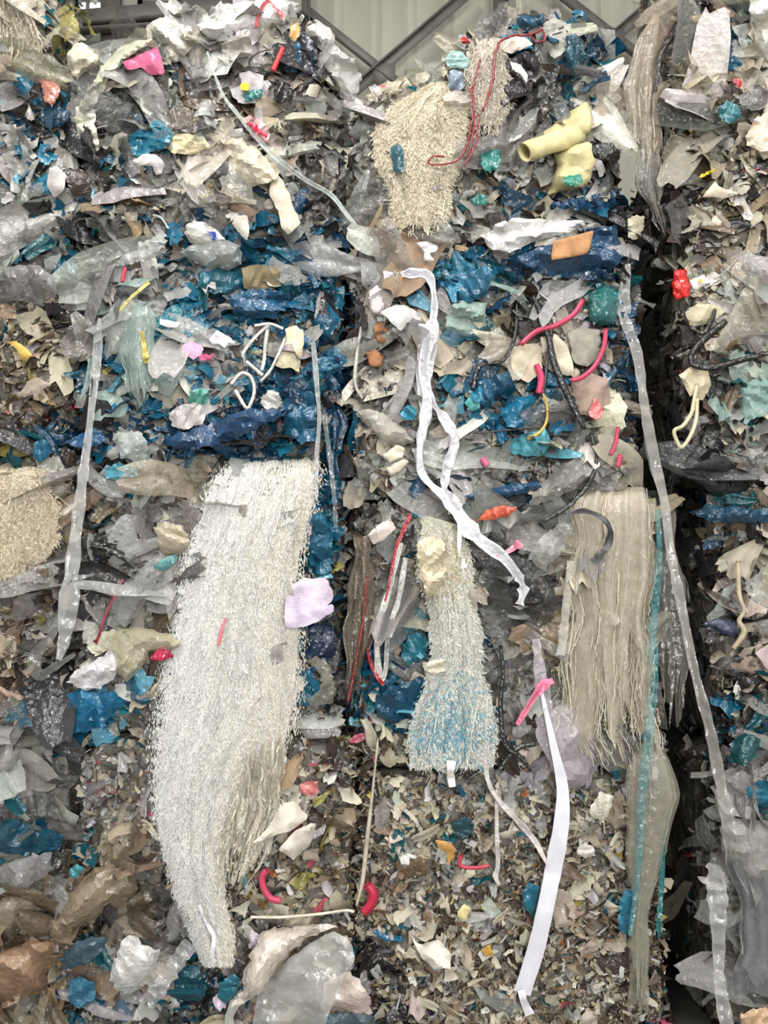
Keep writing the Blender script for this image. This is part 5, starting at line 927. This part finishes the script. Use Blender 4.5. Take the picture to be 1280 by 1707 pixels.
P('white-grey film folds above the brown bags at the left edge', [(-30, 1455), (10, 1440), (50, 1425), (85, 1420), (90, 1452), (60, 1470), (20, 1490), (-30, 1500)], (180, 178, 180), 'clear', 'film_sheet', 'film', 145, off=.09, bulge=.05, amp=.014, freq=14)
P('dark blue film layer at the left edge above the grey folds', [(-30, 1375), (20, 1368), (70, 1378), (110, 1388), (95, 1415), (40, 1428), (-30, 1415)], (26, 78, 108), 'film', 'film_sheet', 'film', 146, off=.08, bulge=.03, amp=.010, freq=16)
P('black round rag in the grey shreds near the left edge', [(76, 1440), (88, 1424), (102, 1432), (104, 1452), (90, 1462), (78, 1456)], (42, 42, 42), 'film', seed=147, off=.10, bulge=.02, amp=.006, freq=20)
P('dull blue-grey bottle-like film wad near the bottom left', [(98, 1600), (120, 1575), (150, 1560), (180, 1562), (168, 1590), (140, 1608), (110, 1618)], (70, 92, 104), 'film', seed=148, off=.11, bulge=.04, amp=.006, freq=14)
P('sky blue film scraps near the bottom left', [(114, 1640), (130, 1625), (160, 1640), (158, 1672), (130, 1682), (116, 1670)], (58, 124, 170), 'film', seed=149, off=.10, bulge=.03, amp=.012, freq=22)
P('bright cyan scrap beside the black rag at the lower left', [(114, 1450), (128, 1440), (140, 1446), (130, 1462), (118, 1464)], (64, 152, 176), 'film', seed=150, off=.10, bulge=.01, amp=.006, freq=22)
# third stack
P('glossy bright blue crumple in the centre right of the third stack', [(830, 690), (842, 676), (864, 664), (890, 656), (904, 672), (906, 700), (884, 712), (850, 712)], (20, 112, 164), 'film', 'crumpled_film', 'film', 161, off=.10, bulge=.04, amp=.016, freq=24)
P('shiny sky blue crumple beneath the bright blue one', [(834, 746), (858, 730), (880, 720), (912, 716), (916, 742), (905, 760), (880, 762), (850, 752)], (86, 172, 206), 'film', 'crumpled_film', 'film', 162, off=.10, bulge=.03, amp=.016, freq=28)
P('small blue cone scrap left of the white ribbon', [(664, 690), (680, 674), (696, 684), (690, 700), (674, 700)], (34, 132, 170), 'film', seed=163, off=.11, bulge=.02, amp=.006, freq=24)
P('aqua rounded scrap right of the white ribbon', [(774, 672), (784, 656), (798, 662), (800, 680), (786, 686)], (86, 178, 190), 'film', seed=164, off=.11, bulge=.03, amp=.006, freq=24)
P('dark blue film flap between ribbon and black straps', [(792, 640), (815, 628), (850, 620), (856, 645), (824, 662), (810, 690), (800, 672)], (34, 84, 124), 'film', 'film_sheet', 'film', 165, off=.09, bulge=.02, amp=.008, freq=16)
P('blue glossy folds right of the ribbon top', [(742, 462), (775, 450), (810, 440), (826, 452), (812, 490), (780, 506), (748, 496)], (32, 98, 140), 'film', 'film_sheet', 'film', 166, off=.09, bulge=.04, amp=.016, freq=20)
P('teal-tinted clear film below the blue glossy folds', [(745, 510), (775, 500), (810, 505), (808, 545), (785, 570), (755, 580), (745, 545)], (172, 194, 184), 'clear', 'film_sheet', 'film', 167, off=.08, bulge=.04, amp=.012, freq=20)
P('left cream sheet behind the thick black strap', [(848, 580), (880, 572), (905, 580), (902, 620), (880, 640), (855, 620)], (208, 196, 172), 'paper', 'cream_sheet', 'plastic sheet', 168, off=.09, bulge=.02, amp=.005, freq=10)
P('right cream sheet behind the thick black strap', [(900, 562), (925, 556), (945, 575), (958, 615), (950, 628), (915, 618), (905, 590)], (214, 204, 182), 'paper', 'cream_sheet', 'plastic sheet', 169, off=.09, bulge=.02, amp=.005, freq=10)
P('teal bag with a pale window on the right of the third stack', [(985, 485), (1010, 472), (1030, 480), (1032, 515), (1024, 540), (990, 542), (978, 515)], (36, 104, 112), 'film', 'crumpled_bag', 'bag', 170, off=.08, bulge=.04, amp=.008, freq=14, closed=True)
P('grey fibrous wad beside the curved pink tube', [(945, 552), (970, 545), (1000, 550), (1002, 590), (980, 612), (956, 605)], (162, 158, 144), 'paper', seed=171, off=.08, bulge=.04, amp=.014, freq=34)
P('pinkish fibrous wad with salmon centre at the right of the third stack', [(950, 632), (985, 622), (1015, 632), (1018, 672), (996, 696), (964, 690)], (168, 146, 132), 'paper', seed=172, off=.08, bulge=.04, amp=.014, freq=34)
P('salmon pink film scrap on the fibrous wad', [(980, 690), (992, 662), (1004, 680), (1006, 694), (992, 700)], (222, 118, 116), 'film', seed=173, off=.13, bulge=.01, amp=.005, freq=20, sink=0)
P('white torn paper left of the ribbon top in the third stack', [(634, 520), (660, 508), (676, 508), (698, 522), (704, 544), (680, 536), (670, 552), (650, 536)], (228, 226, 224), 'paper', 'paper_sheet', 'paper', 174, off=.12, bulge=.015, amp=.005, freq=14, sink=.01)
P('white square sticker-like scrap at the left of the third stack', [(616, 484), (630, 474), (640, 505), (638, 526), (622, 522), (614, 500)], (222, 212, 210), 'film', seed=175, off=.11, bulge=.01, amp=.004, freq=20)
P('upper brown cardboard chip at the left edge of the third stack', [(622, 545), (634, 536), (648, 552), (640, 572), (628, 568)], (172, 120, 84), 'paper', 'cardboard_chip', 'cardboard', 176, off=.09, bulge=.01, amp=.003, solid=.004)
P('lower brown cardboard chip at the left edge of the third stack', [(610, 588), (626, 582), (640, 596), (634, 612), (616, 610)], (168, 118, 82), 'paper', 'cardboard_chip', 'cardboard', 177, off=.09, bulge=.01, amp=.003, solid=.004)
P('small orange scrap at the top of the long knotted ribbon', [(656, 458), (668, 456), (670, 466), (658, 467)], (222, 140, 62), 'paper', seed=178, off=.125, bulge=.004, amp=.001, seg=16, rings=4, sink=0)
P('big pale clear film bag at the left of the third stack, below mid-height', [(592, 690), (612, 680), (640, 690), (672, 712), (690, 735), (668, 745), (640, 740), (615, 712)], (194, 190, 178), 'clear', 'crumpled_bag', 'bag', 179, off=.10, bulge=.05, amp=.010, freq=16, closed=True)
P('upper cream card chip left of the ribbon foot', [(636, 760), (660, 742), (674, 746), (672, 762), (648, 774)], (222, 214, 194), 'paper', 'paper_chip', 'paper', 180, off=.12, bulge=.01, amp=.003, solid=.002, sink=.01)
P('lower cream card chip left of the ribbon foot', [(642, 782), (672, 764), (682, 770), (668, 786), (650, 794)], (216, 206, 186), 'paper', 'paper_chip', 'paper', 181, off=.12, bulge=.01, amp=.003, solid=.002, sink=.01)
P('long dark blue film fold at the seam of the third stack', [(772, 826), (810, 818), (850, 808), (895, 804), (906, 812), (880, 822), (835, 830), (790, 834)], (28, 76, 124), 'film', 'film_sheet', 'film', 182, off=.09, bulge=.03, amp=.008, freq=16, ctr=(842, 819), stretch=-.1)
P('grey streaky film drape at the right of the seam', [(905, 800), (950, 765), (1000, 745), (1010, 770), (975, 800), (930, 830), (900, 840), (870, 860)], (162, 160, 152), 'clear', 'film_sheet', 'film', 183, off=.10, bulge=.03, amp=.014, freq=18, ctr=(945, 795), stretch=-.7)
P('orange-red film flap below the seam of the third stack', [(795, 868), (810, 850), (835, 842), (862, 846), (850, 860), (822, 866)], (214, 104, 78), 'film', seed=184, off=.11, bulge=.02, amp=.008, freq=20)
P('white rolled paper piece at the upper left of the lower third-stack bale', [(612, 892), (630, 875), (650, 864), (660, 880), (640, 900), (622, 908)], (220, 206, 198), 'paper', 'paper_sheet', 'paper', 185, off=.11, bulge=.03, amp=.004, freq=10)
P('dark grey glossy film mass around the end curl of the long ribbon', [(790, 960), (820, 935), (860, 925), (900, 945), (930, 975), (925, 1030), (895, 1050), (850, 1040), (815, 1010)], (74, 74, 74), 'clear', 'film_sheet', 'film', 186, off=.07, bulge=.04, amp=.016, freq=20)
P('clear crinkled film sheaf right of the end curl of the ribbon', [(880, 930), (905, 890), (940, 870), (955, 880), (935, 920), (905, 950)], (190, 190, 184), 'clear', 'film_sheet', 'film', 187, off=.09, bulge=.03, amp=.018, freq=26, stretch=-.9)
P('deep blue film pocket left of the bell-shaped bunch', [(625, 1160), (660, 1140), (705, 1128), (712, 1150), (698, 1190), (660, 1205), (630, 1195)], (18, 70, 108), 'film', 'film_sheet', 'film', 188, off=.05, bulge=.02, amp=.010, freq=16)
P('teal-blue film scraps above the deep blue pocket', [(668, 1090), (680, 1060), (702, 1050), (716, 1070), (705, 1100), (680, 1110)], (30, 104, 132), 'film', seed=189, off=.06, bulge=.02, amp=.010, freq=20)
P('pointed pale leaf of film left of the bell-shaped bunch', [(704, 1105), (722, 1100), (740, 1098), (742, 1118), (722, 1124), (708, 1118)], (206, 200, 176), 'film', seed=190, off=.16, bulge=.01, amp=.004, freq=14, sink=0)
P('yellowish padded film piece at the upper end of the bell-shaped bunch', [(694, 905), (715, 893), (740, 900), (745, 940), (738, 985), (715, 1000), (700, 960)], (218, 206, 176), 'film', 'film_sheet', 'film', 191, off=.15, bulge=.04, amp=.008, freq=18)
P('black crinkled film patch near the crest of the third stack', [(838, 110), (870, 85), (895, 92), (905, 120), (890, 150), (860, 165), (835, 200), (828, 170)], (60, 54, 58), 'film', 'film_sheet', 'film', 192, off=.07, bulge=.04, amp=.020, freq=26)
P('white felt-like strip near the crest of the third stack', [(832, 82), (850, 60), (875, 62), (890, 74), (870, 82), (850, 90)], (218, 208, 198), 'paper', seed=193, off=.10, bulge=.03, amp=.008, freq=20)
P('white curved flake below the felt-like strip', [(850, 102), (868, 108), (880, 125), (878, 138), (868, 124), (854, 116)], (214, 210, 204), 'paper', seed=194, off=.11, bulge=.01, amp=.004, freq=20)
P('blue folded film cap on the crest of the third stack', [(860, 32), (870, 24), (892, 26), (906, 22), (908, 38), (892, 46), (866, 44)], (36, 84, 122), 'film', 'film_sheet', 'film', 195, off=.05, bulge=.03, amp=.008, freq=20, closed=True)
P('dark teal film hanging at the right shoulder of the third stack', [(942, 60), (962, 55), (975, 80), (972, 120), (955, 135), (942, 110)], (24, 72, 96), 'film', 'film_sheet', 'film', 196, off=.07, bulge=.03, amp=.010, freq=20)
P('clear shiny film crown right of the blue cap', [(905, 40), (925, 28), (945, 40), (944, 80), (925, 100), (905, 80)], (196, 194, 182), 'clear', 'film_sheet', 'film', 197, off=.06, bulge=.03, amp=.014, freq=26)
P('light blue striped film knot on the left shoulder of the third stack', [(742, 98), (752, 84), (770, 86), (784, 100), (778, 118), (760, 112), (748, 116)], (160, 200, 212), 'film', seed=198, off=.08, bulge=.04, amp=.010, freq=24)
P('slate blue film tongue below the light blue knot', [(748, 120), (760, 114), (772, 122), (774, 145), (764, 152), (748, 148)], (132, 152, 184), 'film', seed=199, off=.09, bulge=.02, amp=.004, freq=14)
P('white lace-like film below the slate blue tongue', [(738, 160), (760, 150), (785, 155), (786, 170), (765, 182), (742, 178)], (206, 198, 188), 'clear', seed=200, off=.10, bulge=.03, amp=.010, freq=26)
P('upper teal green film square on the third stack', [(800, 256), (820, 250), (834, 250), (834, 276), (818, 288), (804, 282)], (30, 122, 122), 'film', seed=201, off=.10, bulge=.01, amp=.006, freq=20, sink=.01)
P('lower teal green scrap on the third stack', [(784, 332), (800, 322), (814, 328), (812, 340), (790, 342)], (32, 116, 116), 'film', seed=202, off=.09, bulge=.02, amp=.008, freq=20)
P('green tab lying on the yellow foam flap', [(940, 294), (968, 290), (972, 304), (956, 312), (940, 308)], (38, 134, 118), 'film', seed=203, off=.15, bulge=.01, amp=.005, freq=20, sink=0)
P('red scrap on the left slope of the third stack', [(766, 64), (776, 60), (784, 72), (772, 74)], (176, 50, 50), 'film', seed=204, off=.08, bulge=.01, amp=.004, freq=20)
P('blue upright scrap in the fluffy beige shreds', [(650, 246), (664, 236), (674, 250), (672, 286), (656, 286)], (50, 96, 118), 'film', seed=205, off=.14, bulge=.01, amp=.006, freq=20)
P('small pale green film square at the right gap, upper', [(1046, 364), (1062, 358), (1074, 360), (1072, 386), (1060, 400), (1046, 396)], (176, 170, 146), 'film', seed=206, off=.06, bulge=.02, amp=.006, freq=16)
# third stack bottom and right stack
P('blue film scrap tucked behind the flat white ribbon', [(870, 1490), (882, 1470), (900, 1478), (902, 1510), (890, 1530), (874, 1515)], (36, 112, 152), 'film', seed=211, off=.09, bulge=.02, amp=.008, freq=20)
P('grey-pink folded sheet right of the flat white ribbon', [(925, 1480), (945, 1485), (962, 1510), (958, 1540), (930, 1548), (918, 1520)], (182, 168, 154), 'film', 'film_sheet', 'film', 212, off=.08, bulge=.02, amp=.006, freq=12)
P('blue glossy scrap beneath the sheer film skirt', [(1034, 1500), (1044, 1482), (1058, 1488), (1056, 1530), (1042, 1560), (1030, 1545)], (38, 124, 168), 'film', seed=213, off=.10, bulge=.02, amp=.008, freq=20)
P('white crumpled tissue in the beige chips near the bottom', [(684, 1560), (700, 1575), (730, 1565), (752, 1590), (750, 1615), (722, 1615), (702, 1595)], (226, 220, 208), 'paper', seed=214, off=.09, bulge=.03, amp=.014, freq=30)
P('white roundish rag right of the lilac bag', [(982, 1350), (1000, 1320), (1022, 1325), (1018, 1350), (1004, 1372), (986, 1360)], (212, 208, 192), 'film', seed=215, off=.10, bulge=.03, amp=.008, freq=20)
P('white plastic ring scrap in the chips below the roundish rag', [(962, 1412), (975, 1404), (990, 1412), (992, 1426), (975, 1430), (962, 1424)], (220, 216, 206), 'film', seed=216, off=.09, bulge=.02, amp=.006, freq=26)
P('ochre curved flake in the beige chips', [(726, 1400), (745, 1402), (758, 1412), (758, 1430), (748, 1440), (744, 1422), (730, 1412)], (196, 150, 84), 'paper', seed=217, off=.08, bulge=.02, amp=.004, freq=20)
P('pale yellow square chip in the beige chips', [(762, 1520), (774, 1506), (785, 1514), (776, 1534), (764, 1530)], (220, 208, 150), 'paper', seed=218, off=.09, bulge=.01, amp=.003, freq=20)
P('golden chip pair low in the beige chips', [(802, 1584), (816, 1574), (822, 1590), (812, 1596)], (206, 160, 70), 'paper', seed=219, off=.09, bulge=.01, amp=.003, freq=20)
P('brown scrap plate at the left of the beige chips', [(650, 1440), (680, 1420), (712, 1432), (712, 1458), (680, 1462)], (118, 98, 76), 'film', seed=220, off=.07, bulge=.02, amp=.006, freq=16)
P('dark teal crumple in the beige chips below the bell-shaped bunch', [(750, 1375), (775, 1360), (790, 1372), (788, 1392), (765, 1402)], (32, 76, 94), 'film', seed=221, off=.08, bulge=.02, amp=.010, freq=20)
P('dark green film pocket at the right gap, lower', [(1215, 1240), (1240, 1222), (1268, 1230), (1262, 1262), (1238, 1276), (1218, 1268)], (18, 72, 84), 'film', seed=222, off=.05, bulge=.03, amp=.010, freq=16)
P('bright blue film crumple at the lower right edge', [(1244, 1315), (1262, 1302), (1300, 1300), (1300, 1350), (1270, 1356), (1252, 1336)], (28, 110, 148), 'film', 'crumpled_film', 'film', 223, off=.07, bulge=.04, amp=.014, freq=22)
P('clear shiny bag at the lower right edge', [(1200, 1380), (1230, 1362), (1300, 1370), (1300, 1470), (1260, 1480), (1225, 1450), (1205, 1420)], (178, 176, 170), 'clear', 'crumpled_bag', 'bag', 224, off=.08, bulge=.06, amp=.016, freq=18, closed=True)
P('grey film hood over the clear strap at lower right', [(1195, 1300), (1215, 1280), (1245, 1288), (1262, 1305), (1235, 1325), (1205, 1345), (1190, 1330)], (156, 152, 148), 'clear', 'film_sheet', 'film', 225, off=.06, bulge=.03, amp=.008, freq=16)
P('tan sheet at the lower right corner', [(1232, 1692), (1260, 1680), (1300, 1680), (1300, 1720), (1240, 1720)], (196, 164, 132), 'film', 'film_sheet', 'film', 226, off=.12, bulge=.02, amp=.006, freq=12)
P('white film tongue at the upper right corner', [(1240, -20), (1290, -20), (1300, 90), (1285, 125), (1272, 110), (1262, 70), (1252, 30)], (206, 204, 198), 'film', 'film_sheet', 'film', 227, off=.10, bulge=.03, amp=.006, freq=12)
P('black scrap with yellow corners at the crest of the rightmost stack', [(1150, 2), (1170, -12), (1185, 0), (1180, 22), (1162, 26), (1152, 16)], (40, 34, 34), 'film', seed=228, off=.09, bulge=.02, amp=.006, freq=16)
P('pale yellow flake under the black scrap, rightmost stack', [(1153, 26), (1170, 24), (1166, 36), (1156, 38)], (220, 196, 112), 'film', seed=229, off=.10, bulge=.01, amp=.003, freq=16)
P('cream wing-shaped flake at the crest of the rightmost stack', [(1182, 22), (1205, 12), (1218, 18), (1210, 36), (1194, 50), (1184, 38)], (216, 202, 184), 'paper', seed=230, off=.10, bulge=.02, amp=.005, freq=16)
P('navy film piece on the rightmost stack, upper', [(1200, 60), (1218, 54), (1222, 84), (1206, 112), (1194, 104)], (32, 74, 116), 'film', seed=231, off=.09, bulge=.02, amp=.008, freq=18)
P('teal film piece on the rightmost stack', [(1198, 178), (1214, 168), (1232, 176), (1234, 196), (1214, 206), (1198, 196)], (34, 108, 128), 'film', seed=232, off=.09, bulge=.02, amp=.008, freq=18)
P('red scrap beside white shreds on the rightmost stack', [(1220, 134), (1228, 126), (1238, 140), (1232, 148)], (184, 46, 60), 'film', seed=233, off=.10, bulge=.01, amp=.004, freq=18)
P('cream pointed paper fold on the rightmost stack', [(1170, 328), (1192, 302), (1200, 312), (1220, 318), (1232, 322), (1205, 330)], (214, 200, 180), 'paper', 'paper_sheet', 'paper', 234, off=.11, bulge=.02, amp=.005, freq=14)
P('tall cream sheet at the right edge, upper', [(1240, 240), (1256, 200), (1290, 180), (1300, 260), (1275, 265), (1262, 250)], (214, 200, 178), 'film', 'film_sheet', 'film', 235, off=.09, bulge=.02, amp=.005, freq=12)
P('yellow strip scrap on the rightmost stack', [(1164, 294), (1178, 286), (1194, 280), (1190, 286), (1168, 297)], (216, 196, 50), 'film', seed=236, off=.11, bulge=.004, amp=.002, freq=18, sink=0, seg=24, rings=4)
P('grey film strap bundle at the right edge above teal film', [(1230, 160), (1260, 148), (1300, 140), (1300, 168), (1260, 180), (1236, 184)], (126, 122, 120), 'clear', 'film_sheet', 'film', 237, off=.10, bulge=.03, amp=.008, freq=14)
P('pale sheer film swag over the cream bale of the rightmost stack', [(1180, 580), (1206, 548), (1232, 492), (1260, 460), (1300, 450), (1300, 560), (1260, 556), (1220, 570), (1200, 592)], (190, 184, 168), 'sheer', 'film_sheet', 'film', 238, off=.10, bulge=.03, amp=.008, freq=12)
P('mint green clear film on the rightmost stack', [(1236, 650), (1260, 630), (1300, 640), (1300, 690), (1260, 695), (1240, 710)], (150, 186, 178), 'clear', 'film_sheet', 'film', 239, off=.08, bulge=.03, amp=.008, freq=14)
P('mauve card corner at the right edge, mid-height', [(1258, 1088), (1284, 1072), (1300, 1080), (1300, 1130), (1276, 1112)], (190, 170, 170), 'paper', 'paper_sheet', 'paper', 240, off=.08, bulge=.01, amp=.003, freq=12)
P('dark indigo film flap in the shade of the rightmost stack', [(1170, 1040), (1195, 1030), (1225, 1036), (1232, 1052), (1220, 1064), (1195, 1052)], (52, 60, 92), 'film', 'film_sheet', 'film', 241, off=.03, bulge=.02, amp=.008, freq=16)
P('long blue film layer at the seam of the rightmost stack', [(1150, 856), (1180, 840), (1230, 846), (1300, 850), (1300, 870), (1230, 872), (1180, 868)], (24, 66, 100), 'film', 'film_sheet', 'film', 242, off=.05, bulge=.03, amp=.010, freq=16, ctr=(1220, 858))
P('yellow flake on the brownish shredded bale of the leftmost stack', [(10, 570), (26, 568), (44, 580), (54, 592), (44, 602), (34, 600), (28, 582)], (206, 178, 92), 'paper', seed=243, off=.10, bulge=.01, amp=.004, freq=16)
P('grey kite-shaped paper on the brownish shredded bale', [(28, 660), (48, 634), (60, 628), (86, 640), (62, 655), (40, 663)], (166, 152, 138), 'paper', 'paper_sheet', 'paper', 244, off=.10, bulge=.01, amp=.004, freq=14)
P('grey sheer film wad above the brownish shredded bale', [(-30, 470), (10, 445), (50, 440), (90, 455), (100, 490), (70, 505), (20, 500), (-30, 505)], (142, 140, 138), 'clear', 'film_sheet', 'film', 245, off=.08, bulge=.05, amp=.016, freq=16)
P('round grey clear film flap behind the top of the clear strap', [(98, 575), (115, 545), (140, 530), (160, 540), (158, 590), (140, 602), (112, 600)], (140, 134, 126), 'clear', 'film_sheet', 'film', 246, off=.07, bulge=.03, amp=.006, freq=14)
P('clear crinkled flap right of the top of the clear strap', [(172, 530), (190, 505), (215, 495), (232, 515), (222, 560), (195, 590), (176, 600)], (182, 186, 180), 'clear', 'film_sheet', 'film', 247, off=.08, bulge=.03, amp=.010, freq=18)
